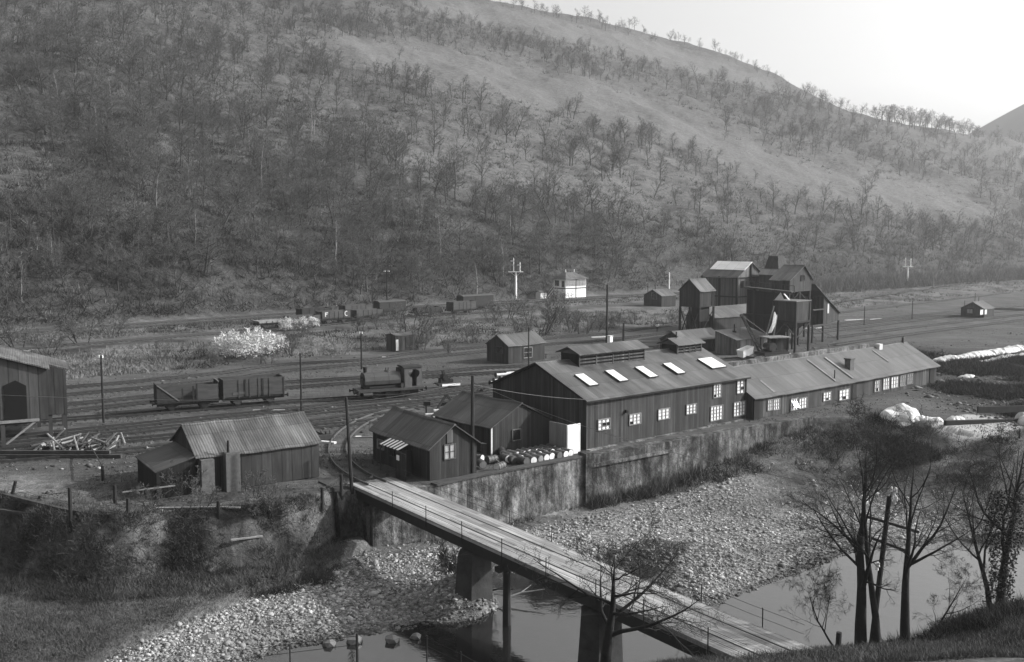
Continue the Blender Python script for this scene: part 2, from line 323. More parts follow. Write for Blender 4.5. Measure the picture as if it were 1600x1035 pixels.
def ground_z(x, y, full=False):
    x = np.asarray(x, float); y = np.asarray(y, float); u, w = UW(x, y)
    dY = sdist(YARD, x, y); dN = sdist(NEAR, x, y)
    yz = .06 * fbm(x, y, 6, 3) + 1.0 * sstep(128, 150, w) + .5 * sstep(158, 172, w) + .35 * fbm(x, y, 9, 4) * sstep(127, 135, w) * (1 - sstep(152, 156, w)) + .15 * fbm(x, y, 3, 3) * sstep(0, 1, dY) * (1 - sstep(3, 8, dY)) * sstep(15, 9, x)
    yz = yz + hill_z(x, y)
    # rough tipped ground right of the long low workshop
    rr = sstep(44, 56, x) * sstep(170, 120, y) * sstep(0, 5, dY); yz = yz + rr * (.9 * fbm(x, y, 9, 4) - .2)
    dist = np.maximum(-dY, 0)
    foot = -4 + 2.7 * sstep(9, 30, x); wid = 2.2 + 10 * sstep(8, 30, x) - .9 * sstep(-16, -10, x) * (1 - sstep(8, 14, x))
    bankL = sstep(-12, -14, x)      # natural bank left of the bridge; a wall elsewhere
    stepw = .55 + (3.7 + 1.3 * fbm(x, y, 5, 3)) * bankL + 3 * sstep(27, 33, x)
    z1 = -foot * 0 + (foot) * sstep(0, 1, dist / stepw)
    z1 = z1 + (-4 - foot) * sstep(0, 1, (dist - stepw * .9) / wid)
    nz = .12 * fbm(x, y, 3.5, 4) + .25 * fbm(x, y, 14, 2)
    bed = z1 + nz * sstep(0, 2, dist)
    bed = bed + bankL * .65 * fbm(x, y, 2.4, 5) * sstep(0, .6, dist) * (1 - sstep(3, 6, dist)) * 1.6
    dT = sdist(TERR, x, y) + .5 * fbm(x, y, 2.5, 3); bed = np.maximum(bed, -4.1 + .75 * sstep(-.4, .5, dT) + .25 * fbm(x, y, 3, 4) * sstep(0, 1, dT))
    bed = bed + 1.5 * np.exp(-(((x - PIER[0]) / 1.9) ** 2 + ((y - PIER[1]) / 1.9) ** 2) ** 1.3)
    dP = np.maximum(sdist(POOL, x, y), sdist(POOL2, x, y)) + .45 * fbm(x, y, 2.2, 4)
    dP = np.maximum(dP, sdist(POOL3, x, y) + .8 * fbm(x, y, 2, 4))
    bed = bed - .33 - .0 + .33 * (1 - sstep(-3, 0, dP)) - .7 * sstep(0, 1.6, dP) * 1.0
    z = np.where(dY > 0, yz, bed)
    nr = .36 * np.maximum(dN, 0) + .18 * fbm(x, y, 2.5, 4) * sstep(0, 1, dN) - 4.9 * sstep(0, 5.5, -dN)
    nr = np.minimum(nr, 12.5); z = np.where(dN > -6, np.maximum(z, nr), z)
    if not full: return z
    r = {}
    r['gravel'] = sstep(.2, -.2, dY) * sstep(.3, -.3, dT) * sstep(-5.0, -5.6, dN * 1.0 + .6 * fbm(x, y, 2, 3))
    rightg = sstep(14, 26, x + 3 * fbm(x, y, 5, 3)) * sstep(15, 9, dist + 4 * fbm(x, y, 6, 3)) * (dY < 0)
    wallg = sstep(4.0, 1.2, dist + 1.5 * fbm(x, y, 3, 3)) * (dY < 0) * (x > -12)
    r['grass'] = np.clip(np.maximum.reduce([sstep(-.2, .4, dT) * (dY < 0), sstep(125.5, 128, w + fbm(x, y, 6, 3)) * 1.0, (dN > -5.3) * 1.0, rightg, wallg,
        sstep(-1, 1, dY) * sstep(7, 2, dY + 2 * fbm(x, y, 3, 3)) * sstep(-13, -16, x), bankL * (dY < 0) * (dist < 4.5)]), 0, 1)
    trk = sstep(4.5, 2.5, abs(w - 177 + .0 * x)) + sstep(3.5, 2, abs(w - 160)); r['grass'] *= (1 - .8 * np.clip(trk, 0, 1))
    r['hill'] = sstep(183, 189, w)
    d1 = sdist(DARKB, x, y) + .6 * fbm(x, y, 1.5, 3)
    rub = sstep(42, 50, x) * sstep(-16, -10, dY) * sstep(75, 60, dY + 8 * fbm(x, y, 8, 3)) * sstep(170, 150, y) * sstep(-.9, -.25, fbm(x + 9, y, 6, 4))
    scar = bankL * sstep(0, .4, dist) * sstep(4, 2.5, dist) * sstep(.0, .35, fbm(x, y, 3, 3))
    r['dirt'] = np.clip(np.maximum.reduce([sstep(-.3, .3, d1), rub * .9, scar, .85 * sstep(-.9, -.05, dP) * (dY < 0) * sstep(1.2, .2, dP) * .6]), 0, 1)
    pm = 0
    gx, gy = proj(x, np.maximum(y, 5), z)
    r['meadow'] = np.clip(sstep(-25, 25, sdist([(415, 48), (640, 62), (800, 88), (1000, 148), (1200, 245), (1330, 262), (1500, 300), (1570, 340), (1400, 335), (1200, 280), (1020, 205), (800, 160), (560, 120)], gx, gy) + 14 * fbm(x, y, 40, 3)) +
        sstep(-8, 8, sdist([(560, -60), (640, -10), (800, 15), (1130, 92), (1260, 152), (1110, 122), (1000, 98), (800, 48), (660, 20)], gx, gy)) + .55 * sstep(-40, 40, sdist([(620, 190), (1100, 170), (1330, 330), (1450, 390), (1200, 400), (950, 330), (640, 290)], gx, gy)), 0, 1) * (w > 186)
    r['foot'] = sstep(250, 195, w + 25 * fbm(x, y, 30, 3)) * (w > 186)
    PL_ = sdist(PALE, x, y) + 1.2 * fbm(x, y, 3, 4)
    r['pale'] = .9 * sstep(-.3, .5, PL_) + .8 * sstep(.05, .3, fbm(x, y, 1.2, 3)) * sstep(2, -.5, abs(sdist(POOL3, x, y))) * (dY < 2)
    return z, r
def Zg(x, y): return float(ground_z(np.array([x]), np.array([y]))[0])

Ds = [3.0]
while Ds[-1] < 2600:
    d = Ds[-1]; Ds.append(d * (1.06 if d < 30 else 1.0052 if d < 125 else 1.0085 if d < 900 else 1.03))
Ds = np.array(Ds)
tx = np.concatenate([np.linspace(-1.6, -.62, 30)[:-1], np.linspace(-.62, .62, 720), np.linspace(.62, 1.6, 30)[1:]])
DD, TT = np.meshgrid(Ds, tx, indexing='ij'); gx_ = (TT * DD).ravel(); gy_ = DD.ravel()
gz, gr = ground_z(gx_, gy_, True)
nr_, nc_ = DD.shape; idx = np.arange(nr_ * nc_).reshape(nr_, nc_)
quads = np.stack([idx[:-1, :-1], idx[:-1, 1:], idx[1:, 1:], idx[1:, :-1]], -1).reshape(-1, 4)
go = fastmesh('ground', np.stack([gx_, gy_, gz], -1), quads, MT['ground'], gr); tag(go, kind='structure')
go.data.polygons.foreach_set('use_smooth', np.ones(len(go.data.polygons), bool))
wm = MB(); wm.add([(-120, 8, -4.32), (260, 8, -4.32), (260, 110, -4.32), (-120, 110, -4.32)], [(0, 1, 2, 3)]); tag(wm.build('river_water', MT['river_water']), kind='structure')
# the far spoil hill beyond the shoulder on the right
nx_, ny_ = 60, 40; fx = np.linspace(-1, 1, nx_); fy = np.linspace(-1, 1, ny_); FX, FY = np.meshgrid(fx, fy, indexing='ij')
rr_ = np.sqrt(FX ** 2 + FY ** 2); hz_ = 384 * np.clip(1 - rr_, 0, 1) ** 1.0 * 1.0; hz_ = np.minimum(hz_, 330) + 4 * fbm(FX * 300, FY * 300, 90, 3)
ix = np.arange(nx_ * ny_).reshape(nx_, ny_)
fo = fastmesh('hills', np.stack([FX.ravel() * 650 + 1000, FY.ravel() * 650 + 1300, hz_.ravel() - 6], -1), np.stack([ix[:-1, :-1], ix[1:, :-1], ix[1:, 1:], ix[:-1, 1:]], -1).reshape(-1, 4), MT['far_hill'])
fo.data.polygons.foreach_set('use_smooth', np.ones(len(fo.data.polygons), bool)); tag(fo, kind='structure')

# ------------------------------------------------------------------ buildings
HEAD = 40.0
class House:
    """local frame: x along the front wall, y away into the building, z up"""
    def __init__(s, name, label, cat, A, head, L, W, eave, rise, z=0.0, ridge='x', rp=.5, eb=None, wall='boards_dark', roofm='roof_mid', over=.3, group=None, ov2=None, wallbot=0.0, roof_t=.07):
        s.A = A; s.h = radians(head); s.L = L; s.W = W; s.z = z; s.eave = eave; s.rise = rise; s.rp = rp
        s.root = thing(name, label, cat, (A[0], A[1], z), head, group)
        eb = eave if eb is None else eb; s.eb = eb; top = eave + rise
        M = MB()
        if ridge == 'x':
            M.prism([(0, wallbot), (W, wallbot), (W, eb), (W * rp, top), (0, eave)], 0, L, 'x')
            span = L; run = W
        else:
            M.prism([(0, wallbot), (L, wallbot), (L, eb), (L * rp, top), (0, eave)], 0, W, 'y'); span = W; run = L
        s.walls = M.build('wall', MT[wall], s.root)
        R = MB(); ov2 = over if ov2 is None else ov2
        def slab(a, za, b, zb):
            dx = (b - a); sl_ = (zb - za) / dx; e = over if dx > 0 else -over; a2 = a - e; za2 = za - sl_ * e
            P = [(a2, za2 + .02), (b, zb + .02), (b, zb + .02 + roof_t), (a2, za2 + .02 + roof_t)]
            R.prism(P, -ov2, span + ov2, 'x' if ridge == 'x' else 'y')
        if rp > 0: slab(0, eave, run * rp, top)
        if rp < 1: slab(run, eb, run * rp, top)
        if 0 < rp < 1:
            t = top + .05; c = run * rp
            R.prism([(c - .16, t - .01), (c + .16, t - .01), (c, t + .12)], -ov2, span + ov2, 'x' if ridge == 'x' else 'y')
        s.roof = R.build('roof', MT[roofm], s.root); s.ridge = ridge
        if L > 3.5 and eave > 1.2:
            rr = random.Random(name); ph = [rr.uniform(0, 6) for _ in range(4)]; am = min(.09, .012 * span + .02)
            f = lambda t: -am * sin(pi * max(0, min(1, t / span))) + .022 * sin(t * 1.7 + ph[0]) + .018 * sin(t * 3.1 + ph[1])
            k = max(4, int(span / 1.2)); ax = Vector((1, 0, 0)) if ridge == 'x' else Vector((0, 1, 0))
            for o in (s.walls, s.roof):
                bm = bmesh.new(); bm.from_mesh(o.data)
                for i in range(1, k): bmesh.ops.bisect_plane(bm, geom=bm.verts[:] + bm.edges[:] + bm.faces[:], plane_co=ax * (span * i / k), plane_no=ax)
                for v in bm.verts:
                    if v.co.z > eave * .6: v.co.z += f(v.co.dot(ax))
                bm.to_mesh(o.data); bm.free()
    def loc(s, x, y): dx, dy = x - s.A[0], y - s.A[1]; return (dx * cos(s.h) + dy * sin(s.h), -dx * sin(s.h) + dy * cos(s.h))
    def wld(s, x, y): return (s.A[0] + x * cos(s.h) - y * sin(s.h), s.A[1] + x * sin(s.h) + y * cos(s.h))
    def hit(s, px, py, face='F', off=0.0):   # a pixel of the survey photo onto a face of the house -> (along, z)
        r = ray(px, py); c0, s0 = cos(s.h), sin(s.h)
        o = s.loc(0, 0); d = (r[0] * c0 + r[1] * s0, -r[0] * s0 + r[1] * c0)
        if face == 'F': t = (off - o[1]) / d[1]; a = o[0] + d[0] * t
        else: X = 0 if face == 'L' else s.L; t = (X + off - o[0]) / d[0]; a = o[1] + d[1] * t
        return a, HC + r[2] * t - s.z
    def roofhit(s, px, py):                 # onto the front roof slope (ridge along x): (x, y, z)
        r = ray(px, py); c0, s0 = cos(s.h), sin(s.h); o = s.loc(0, 0); d = (r[0] * c0 + r[1] * s0, -r[0] * s0 + r[1] * c0)
        k = s.rise / (s.W * s.rp); z0 = s.z + s.eave + .1
        t = (z0 + k * o[1] - HC) / (r[2] - k * d[1]); return o[0] + d[0] * t, o[1] + d[1] * t, HC + r[2] * t - s.z
    def frame(s, face):
        if face == 'F': return Vector((0, 0, 0)), Vector((1, 0, 0)), Vector((0, -1, 0))
        if face == 'L': return Vector((0, 0, 0)), Vector((0, 1, 0)), Vector((-1, 0, 0))
        return Vector((s.L, 0, 0)), Vector((0, 1, 0)), Vector((1, 0, 0))
    def panel(s, name, face, a, z, w, h, m, off=.04, t=.05, parent=None):
        o, ax, nn = s.frame(face); c = o + ax * a + nn * off + Vector((0, 0, z)); M = MB()
        M.bar(c - Vector((0, 0, h / 2)), c + Vector((0, 0, h / 2)), w, t, up=nn)
        p = M.build(name, MT[m], parent or s.root); return p
    def window(s, face, a, z, w, h, nx=3, nz=3, fm='boards_grey', pm='pane_pale', bar=.05, broken=(), label=None):
        o, ax, nn = s.frame(face); zz = Vector((0, 0, 1)); c = o + ax * a + Vector((0, 0, z)) + nn * .05
        M = MB(); 
        for i in range(nx + 1):
            b_ = bar * (1.6 if i in (0, nx) else .8); q = c + ax * (w * (i / nx - .5)); M.bar(q - zz * (h / 2 + bar * .5), q + zz * (h / 2 + bar * .5), b_, .08, up=nn)
        for j in range(nz + 1):
            b_ = bar * (1.6 if j in (0, nz) else .8); q = c + zz * (h * (j / nz - .5)) + nn * .003; M.bar(q - ax * (w / 2), q + ax * (w / 2), .074, b_, up=zz)
        f = M.build('window', MT[fm], s.root)
        if label: f['label'] = label
        P = MB(); B = MB(); q = c - nn * .035
        for i in range(nx):
            for j in range(nz):
                cc = q + ax * (w * ((i + .5) / nx - .5)) + zz * (h * ((j + .5) / nz - .5))
                (B if (i, j) in broken else P).bar(cc - zz * (h / nz / 2 - .002), cc + zz * (h / nz / 2 - .002), w / nx - .004, .02, up=nn)
        if P.v: P.build('pane', MT[pm], f)
        if B.v: B.build('broken_pane', MT['pane_dark'], f)
        return f
    def winpx(s, face, x0, y0, x1, y1, **k):
        cx, cy = (x0 + x1) / 2, (y0 + y1) / 2; a, z = s.hit(cx, cy, face); a0, _ = s.hit(x0, cy, face); a1, _ = s.hit(x1, cy, face)
        _, z0 = s.hit(cx, y0, face); _, z1 = s.hit(cx, y1, face); return s.window(face, a, z, abs(a1 - a0), abs(z1 - z0), **k)

# ---- big engine shed on the river wall
big = House('engine_shed', 'large dark boarded shed on the river wall with ridge vents and five white skylights', 'shed', (6.2, 81.8), 40, 21.6, 12.4, 4.15, 2.45, wall='boards_mid', roofm='roof_mid', over=.25)
for x0, y0, x1, y1, br in ((934, 655, 952.5, 671.5, ((1, 1), (2, 1))), (983, 647, 1000.5, 663, ((0, 0),)), (1028, 639, 1045.5, 655, ()), (1072, 632, 1087.5, 646.5, ()), (1110, 634.5, 1128.5, 656.5, ((0, 4),)), (1146, 628, 1163.5, 649.5, ())):
    tall = x0 > 1100
    big.winpx('F', x0, y0, x1, y1, nx=3 if not tall else 4, nz=3 if not tall else 4, broken=[(b[0], b[1] if b[1] < 3 else 3) for b in br] if not tall else ())
big.winpx('F', 1114.5, 600, 1126.5, 621, nx=3, nz=4, broken=((0, 0),)); big.winpx('F', 1151, 594.5, 1162, 614.5, nx=2, nz=4, broken=((1, 1),))
a, z = big.hit(977, 643); o = MB().tube((a, .02, z), (a, -.25, z), .14, .14, 12).build('flue_hole', MT['black'], big.root)
sill = MB(); sill.box(-.15, -.5, -.25, 15.5, -.004, .05); sill.box(15.6, -.3, -.1, 21.4, -.004, .12); sill.build('foundation_sill', MT['river_wall'], big.root, label='pale concrete sill along the foot of the boarded wall')
cor = MB(); cor.box(-.06, -.06, .0, .1, -.003, 4.1); cor.box(21.5, -.06, .0, 21.66, -.003, 4.1); cor.each('corner_board', MT['boards_light'], big.root)
fa = MB(); fa.bar((-.28, -.27, 4.12), (-.28, 6.2, 6.68), .05, .16); fa.bar((-.28, 12.65, 4.12), (-.28, 6.2, 6.68), .05, .16); fa.bar((-.3, -.3, 4.05), (21.9, -.3, 4.05), .06, .14); fa.build('fascia', MT['boards_black'], big.root)
for cx, cy, w in ((916.5, 595, 1.05), (963.5, 588.5, 1.05), (1010, 582.5, 1.05), (1053.5, 577, 1.05), (1112.5, 568.5, 2.1)):
    x, y, zz = big.roofhit(cx, cy); k = big.rise / (big.W / 2); M = MB(); ln = 1.9
    M.bar((x, y - ln / 2, zz - k * ln / 2 + .05), (x, y + ln / 2, zz + k * ln / 2 + .05), w + .14, .1); f = M.build('skylight', MT['timber'], big.root)
    P = MB(); nb = 3 if w < 2 else 6
    for i in range(nb):
        xx = x - w / 2 + w * (i + .5) / nb; P.bar((xx, y - ln / 2 + .04, zz - k * (ln / 2 - .04) + .11), (xx, y + ln / 2 - .04, zz + k * (ln / 2 - .04) + .11), w / nb - .03, .03)
    P.build('pane', MT['pane_pale'], f)
def ridge_vent(x0, x1, w=2.6, h=.75):
    zt = 6.6; M = MB(); y0, y1 = 6.2 - w / 2, 6.2 + w / 2
    M.box(x0, y0 + .15, zt - 1.0, x1, y1 - .15, zt + h - .1); v = M.build('ridge_vent', MT['boards_black'], big.root)
    S = MB()
    for j in range(4):
        z = zt - .42 + j * .3; S.bar((x0 - .02, y0 + .04, z), (x1 + .02, y0 + .04, z), .05, .13)
    for i in range(5): xx = x0 + (x1 - x0) * i / 4; S.box(xx - .06, y0 - .01, zt - .75, xx + .06, y0 + .12, zt + h - .12)
    S.build('louvre', MT['boards_light'], v)
    R = MB()
    for sg in (-1, 1): R.bar((x0 - .35, 6.2 + sg * (w / 2 + .3), zt + h - .12), (x0 - .35, 6.2, zt + h + .48), .01, .01)
    R = MB(); k = .6
    R.prism([(y0 - .3, zt + h - .15), (6.2, zt + h + k - .15), (6.2, zt + h + k - .07), (y0 - .3, zt + h - .07)], x0 - .3, x1 + .3); R.prism([(y1 + .3, zt + h - .15), (6.2, zt + h + k - .15), (6.2, zt + h + k - .07), (y1 + .3, zt + h - .07)], x0 - .3, x1 + .3)
    R.prism([(y0 + .1, zt + h - .1), (y1 - .1, zt + h - .1), (6.2, zt + h + k - .2)], x0 - .05, x1 + .05)
    R.build('vent_roof', MT['roof_mid'], v)
ridge_vent(3.9, 12.4); ridge_vent(17.4, 21.0, 2.2, .6)
MB().tube((18.2, 6.0, 7.7), (18.2, 6.0, 8.3), .07, n=8).build('vent_pipe', MT['iron_dark'], big.root)

# ---- long low workshop beyond it
low = House('long_workshop', 'long low boarded workshop beyond the big shed, windows glinting, lean roof with brick chimney', 'shed', (23.45, 95.3), 40.6, 36.6, 8.2, 2.2, 2.3, wall='boards_long', roofm='roof_streak', over=.35)
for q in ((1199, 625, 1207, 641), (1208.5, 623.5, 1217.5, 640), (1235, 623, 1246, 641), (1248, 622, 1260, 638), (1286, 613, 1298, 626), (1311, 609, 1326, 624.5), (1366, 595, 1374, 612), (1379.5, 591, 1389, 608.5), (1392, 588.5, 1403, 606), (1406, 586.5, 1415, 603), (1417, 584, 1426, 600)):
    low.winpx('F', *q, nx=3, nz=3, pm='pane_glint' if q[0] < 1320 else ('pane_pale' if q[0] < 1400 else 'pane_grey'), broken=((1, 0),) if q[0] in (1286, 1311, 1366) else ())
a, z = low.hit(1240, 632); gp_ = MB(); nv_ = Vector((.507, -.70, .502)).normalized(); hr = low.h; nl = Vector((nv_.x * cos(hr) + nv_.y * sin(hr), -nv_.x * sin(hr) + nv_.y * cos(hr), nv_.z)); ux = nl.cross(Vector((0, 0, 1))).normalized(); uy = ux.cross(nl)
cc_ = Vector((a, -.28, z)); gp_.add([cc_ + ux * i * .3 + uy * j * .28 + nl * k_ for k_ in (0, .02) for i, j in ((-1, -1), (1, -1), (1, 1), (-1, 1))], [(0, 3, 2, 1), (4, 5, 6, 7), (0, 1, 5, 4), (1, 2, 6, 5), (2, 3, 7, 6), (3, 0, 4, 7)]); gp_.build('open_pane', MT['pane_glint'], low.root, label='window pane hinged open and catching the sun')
for px, pz in ((1455, 24),): a, z = low.hit(px, 600); low.panel('door', 'F', a, 1.0, 1.1, 1.95, 'black')
a, z = low.hit(1334, 620); low.panel('door', 'F', a, 1.0, .9, 2.0, 'boards_black') if False else low.panel('door', 'F', a, 1.0, .9, 1.95, 'boards_black')
a, z = low.hit(1178.5, 640); MB().box(-.1, -.12, -.4, .8, -.01, 2.05).build('recess_shade_slab', MT['black'], low.root)  # black slab on the wall, painted shade of the gap between the sheds
ch = MB(); x, y, zz = low.roofhit(1327, 574); ch.box(x - .4, y - .35, zz - .3, x + .4, y + .35, zz + 1.0); ch.box(x - .48, y - .43, zz + .88, x + .48, y + .43, zz + 1.02); ch.build('chimney', MT['brick'], low.root)
ch = MB(); x, y, zz = low.roofhit(1373, 543.5); ch.box(x - .35, y - .3, zz - .3, x + .35, y + .3, zz + .45); ch.build('chimney', MT['dirty_white'], low.root)
x, y, zz = low.roofhit(1304, 590); MB().tube((x, y, zz - .1), (x, y, zz + .8), .06).build('flue_pipe', MT['iron_dark'], low.root)
MB().box(-1.2, 4.3, 3.9, 28.5, 4.95, 4.98).build('rear_parapet', MT['boards_grey'] if False else MT['river_wall'], low.root)
cw = MB(); cw.tube((36.0, 4.1, 4.4), (36.0, 4.1, 5.15), .16, .12, 8); cw.tube((36.0, 4.1, 5.1), (36.25, 4.1, 5.4), .18, .1, 8); cw.build('ridge_cowl', MT['iron_dark'], low.root)
for x0, w in ((3.5, .35), (14.6, .25), (18.0, .35), (28.1, .25)):
    k = low.rise / (low.W / 2); MB().bar((x0, .1 if x0 != 28.1 else 1.5, 2.2 + k * (.1 if x0 != 28.1 else 1.5) + .1), (x0, 3.6 if x0 > 10 else 1.8, 2.2 + k * (3.6 if x0 > 10 else 1.8) + .1), w, .03).build('pale_roof_strip', MT['drum_end'] if False else MT['boards_grey'], low.root)
# pale parapet strip behind its ridge: the gravelled loading bank with a low kerb
kb = MB(); kb.box(-1.5, 9.4, 0, 26, 10.0, .9); ko = kb.build('loading_bank', MT['river_wall']); ko.location = (23.45, 95.3, 0); ko.rotation_euler = (0, 0, radians(40.6)); tag(ko, 'low pale concrete loading bank running behind the long low workshop', 'wall')
kx = MB(); kx.box(-2.2, 4.2, 2.2, 20, 4.5, 4.95) if False else None

# ---- left riverside shed with lean-to
ls = House('corrugated_shed', 'riverside shed with streaked corrugated roof and rusty sheet walls, brick stack on its front', 'shed', (-21.8, 67.8), 33, 8.9, 6.6, 2.6, 1.65, wall='sheet_wall', roofm='roof_light', over=.2)
M = MB(); M.box(.1, -.55, -.3, 1.0, -.01, 2.4); M.box(1.75, -.75, -.3, 2.75, -.01, 2.75); M.build('brick_pier', MT['brick'], ls.root)
M = MB(); M.tube((2.0, -.5, 2.7), (2.0, -.5, 3.6), .1, .09, 8); M.build('stove_pipe', MT['iron_dark'], ls.root)
lt = House('lean_to', 'low lean-to with plain sheet roof joined to the left end of the riverside shed', 'shed', (-24.15, 66.3), 33, 2.72, 5.6, 1.85, .75, ridge='y', wall='boards_black', roofm='roof_dark_y', over=.12, rp=1.0, eb=2.6)
MB().bar((-2.3, -.4, .9), (1.0, -.9, 1.0), .08, .08).build('handrail', MT['timber_pale'], lt.root)

# ---- entry hut by the bridge (front of it faces left)
eh = House('weigh_hut', 'dark boarded hut at the end of the bridge with striped white awning over its door', 'hut', (-11.1, 78.2), -54, 8.7, 4.1, 2.5, 1.45, wall='boards_dark', roofm='roof_mid', over=.25)
eh.winpx('F', 591, 688.5, 600, 701, nx=2, nz=2, bar=.1, pm='pane_dark'); eh.winpx('F', 609.5, 697, 623, 714, nx=2, nz=1, pm='pane_dark', fm='timber')
eh.winpx('R', 694, 694.5, 711, 717, nx=2, nz=2, fm='boards_light', pm='pane_grey')
eh.panel('boarded_panel', 'R', eh.hit(702.5, 682, 'R')[0], eh.hit(702.5, 682, 'R')[1], .5, .95, 'boards_light')
a0, z0 = eh.hit(612, 694); a1, z1 = eh.hit(640, 704); M = MB(); S = MB()
for i in range(12):
    x = a0 + (a1 - a0 + .25) * i / 12; (M if i % 2 else S).bar((x + .12, -.05, 2.38), (x + .12, -1.15, 1.98), (a1 - a0 + .25) / 12, .04)
M.build('awning', MT['white_paint'], eh.root); S.build('awning_stripe', MT['timber'], eh.root)
M = MB(); M.box(a0 + .1, -1.1, -.1, a0 + .17, -1.03, 1.95); M.box(a1 + .1, -1.1, -.1, a1 + .2, -1.03, 1.95); M.each('awning_post', MT['timber'], eh.root)
M = MB(); M.box(a1 + .25, -1.35, -.3, a1 + .33, -.02, 1.9); M.box(a1 + .35, -1.36, -.3, a1 + 1.7, -1.28, 1.95); M.build('porch_screen', MT['boards_dark'], eh.root)
M = MB(); M.box(a1 + .5, -1.42, 1.35, a1 + .85, -1.37, 1.72); M.build('notice', MT['white_paint'], eh.root, label='small blank white notice board on the porch screen')
M = MB(); M.box(8.55, -.1, -.2, 8.95, 4.15, .0); M.build('doorstep', MT['river_wall'], eh.root)
# ---- second hut
sh = House('store_hut', 'dark boarded store with a sheet roof standing between the bridge hut and the big shed', 'hut', (-1.7, 79.5), 41, 6.4, 7.6, 2.35, 1.6, ridge='y', wall='boards_dark', roofm='roof_dark_y', over=.2)
sh.winpx('F', 800, 671, 813, 688, nx=1, nz=1, fm='boards_light', pm='black')
MB().box(-.05, -.07, 0, .1, -.003, 2.3).each('corner_board', MT['dirty_white'], sh.root)
# ---- hoarding between stores and big shed
hd = thing('board_screen', 'tall boarded screen folded at the foot of the big shed gable, one leaf painted white', 'screen', (G(886, 711)[0], G(886, 711)[1], 0), 40)
MB().box(0, -.05, -.1, 1.45, .03, 2.45).build('white_leaf', MT['deck_boards_white'], hd); MB().box(-.08, -.02, -.1, 0, 2.1, 2.5).build('grey_leaf', MT['boards_grey'], hd)
MB().box(.05, .04, -.1, .15, .14, 2.4).each('post', MT['timber'], hd)
# ---- yard hut, small van body, rear shed
yh = House('yard_hut', 'small dark hut alone in the middle of the sidings with pale window and sheet roof', 'hut', (-.5, 136.8), 44, 7.2, 4.4, 2.5, 1.3, wall='boards_dark', roofm='roof_mid', over=.2)
yh.winpx('F', 818, 543, 831, 559, nx=2, nz=2, fm='boards_grey', pm='pane_dark'); yh.winpx('L', 775, 542, 786, 552, nx=2, nz=1, fm='timber', pm='pane_dark')
sb_ = House('grounded_van_body', 'small grounded van body with one torn pale corner beside the back sidings', 'hut', (-17.8, 151), 42, 4.3, 2.4, 2.4, .25, wall='boards_mid', roofm='roof_dark', over=.05)
sb_.panel('torn_panel', 'F', .3, 1.0, .45, 1.7, 'dirty_white'); sb_.panel('door', 'F', 2.6, 1.15, 1.3, 2.0, 'boards_dark')
rs = House('pale_wall_store', 'low store with pale patched walls half hidden behind the big shed ridge', 'hut', (G(865, 590)[0], G(865, 590)[1]), 40, 11.5, 6.0, 2.6, 1.0, ridge='x', rp=.99, wall='dirty_white', roofm='roof_dark', over=.25) if False else \
     House('pale_wall_store', 'low store with pale patched end wall half hidden behind the big shed roof', 'hut', (7.3, 108.5), 40, 9.0, 6.2, 2.2, 1.35, wall='dirty_white', roofm='roof_dark', over=.3)
rs.winpx('L', 872, 571, 879, 579, nx=1, nz=1, fm='timber', pm='pane_dark'); rs.winpx('L', 888, 568, 896, 578, nx=1, nz=1, fm='timber', pm='pane_dark')
wc = thing('white_cabinet', 'tall white painted cabinet standing at the foot of the tallest pole', 'cabinet', (G(953, 548)[0], G(953, 548)[1], 0), 40)
MB().box(-.3, -.3, 0, .3, .3, 2.2).build('body', MT['white_paint'], wc); MB().box(-.42, -.42, 0, .5, .42, .25).build('base', MT['white_paint'], wc); MB().box(-.36, -.36, 2.2, .36, .36, 2.32).build('cap', MT['dirty_white'], wc)
# ---- shelter, hut by main line, far hut
st = thing('open_shelter', 'open fronted shelter with low pitched roof behind the big shed', 'shelter', (25.6, 147.5, 0), 40)
M = MB()
for x in (0, 3.4, 6.8):
    for y in (0, 4.4): M.box(x - .1, y - .1, 0, x + .1, y + .1, 2.0)
M.each('post', MT['timber_dark'], st)
M = MB(); M.prism([(-.3, 1.9), (2.2, 3.3), (2.2, 3.38), (-.3, 1.98)], -.3, 9); M.prism([(4.7, 1.9), (2.2, 3.3), (2.2, 3.38), (4.7, 1.98)], -.3, 9); M.build('roof', MT['roof_mid'], st)
M = MB(); M.prism([(.05, 1.95), (4.35, 1.95), (2.2, 3.22)], 0, .1); M.box(2.5, .05, 0, 8.6, .15, 1.95); M.box(.1, 4.3, 0, 8.6, 4.4, 1.95); M.build('boarding', MT['boards_dark'], st)
h2 = House('platelayers_hut', 'dark hut with paired chimneys of pipe beside the main line, white post behind', 'hut', (34.9, 231.8), 42, 5.2, 5.4, 2.9, 1.3, z=.6, wall='boards_dark', roofm='roof_light', over=.2)
h2.winpx('L', 1018, 457, 1026, 468, nx=1, nz=2, fm='boards_light', pm='pane_dark')
MB().tube((1.5, 3.2, 3.9), (1.5, 3.2, 5.3), .08).tube((1.2, 5.2, 3.0), (1.2, 5.2, 5.6), .08).build('stove_pipe', MT['iron_dark'], h2.root)
fh = House('far_hut', 'lone dark hut with lit pale windows out on the flat ground at far right', 'hut', (G(1529, 497)[0] - 1, G(1529, 497)[1], 0), 20, 3.4, 4.6, 1.9, 1.2, ridge='y', wall='boards_dark', roofm='roof_dark_y', over=.15) if False else \
     House('far_hut', 'lone dark hut with two pale windows out on the flat ground at far right', 'hut', (100.9, 212), 42, 5.0, 5.0, 1.9, 1.35, wall='boards_dark', roofm='roof_dark', over=.15)
fh.winpx('F', 1531, 484, 1536, 492, nx=1, nz=1); fh.winpx('F', 1538, 483.5, 1542, 491.5, nx=1, nz=1); fh.winpx('L', 1511, 483, 1520, 490, nx=2, nz=1, pm='pane_grey', fm='timber')
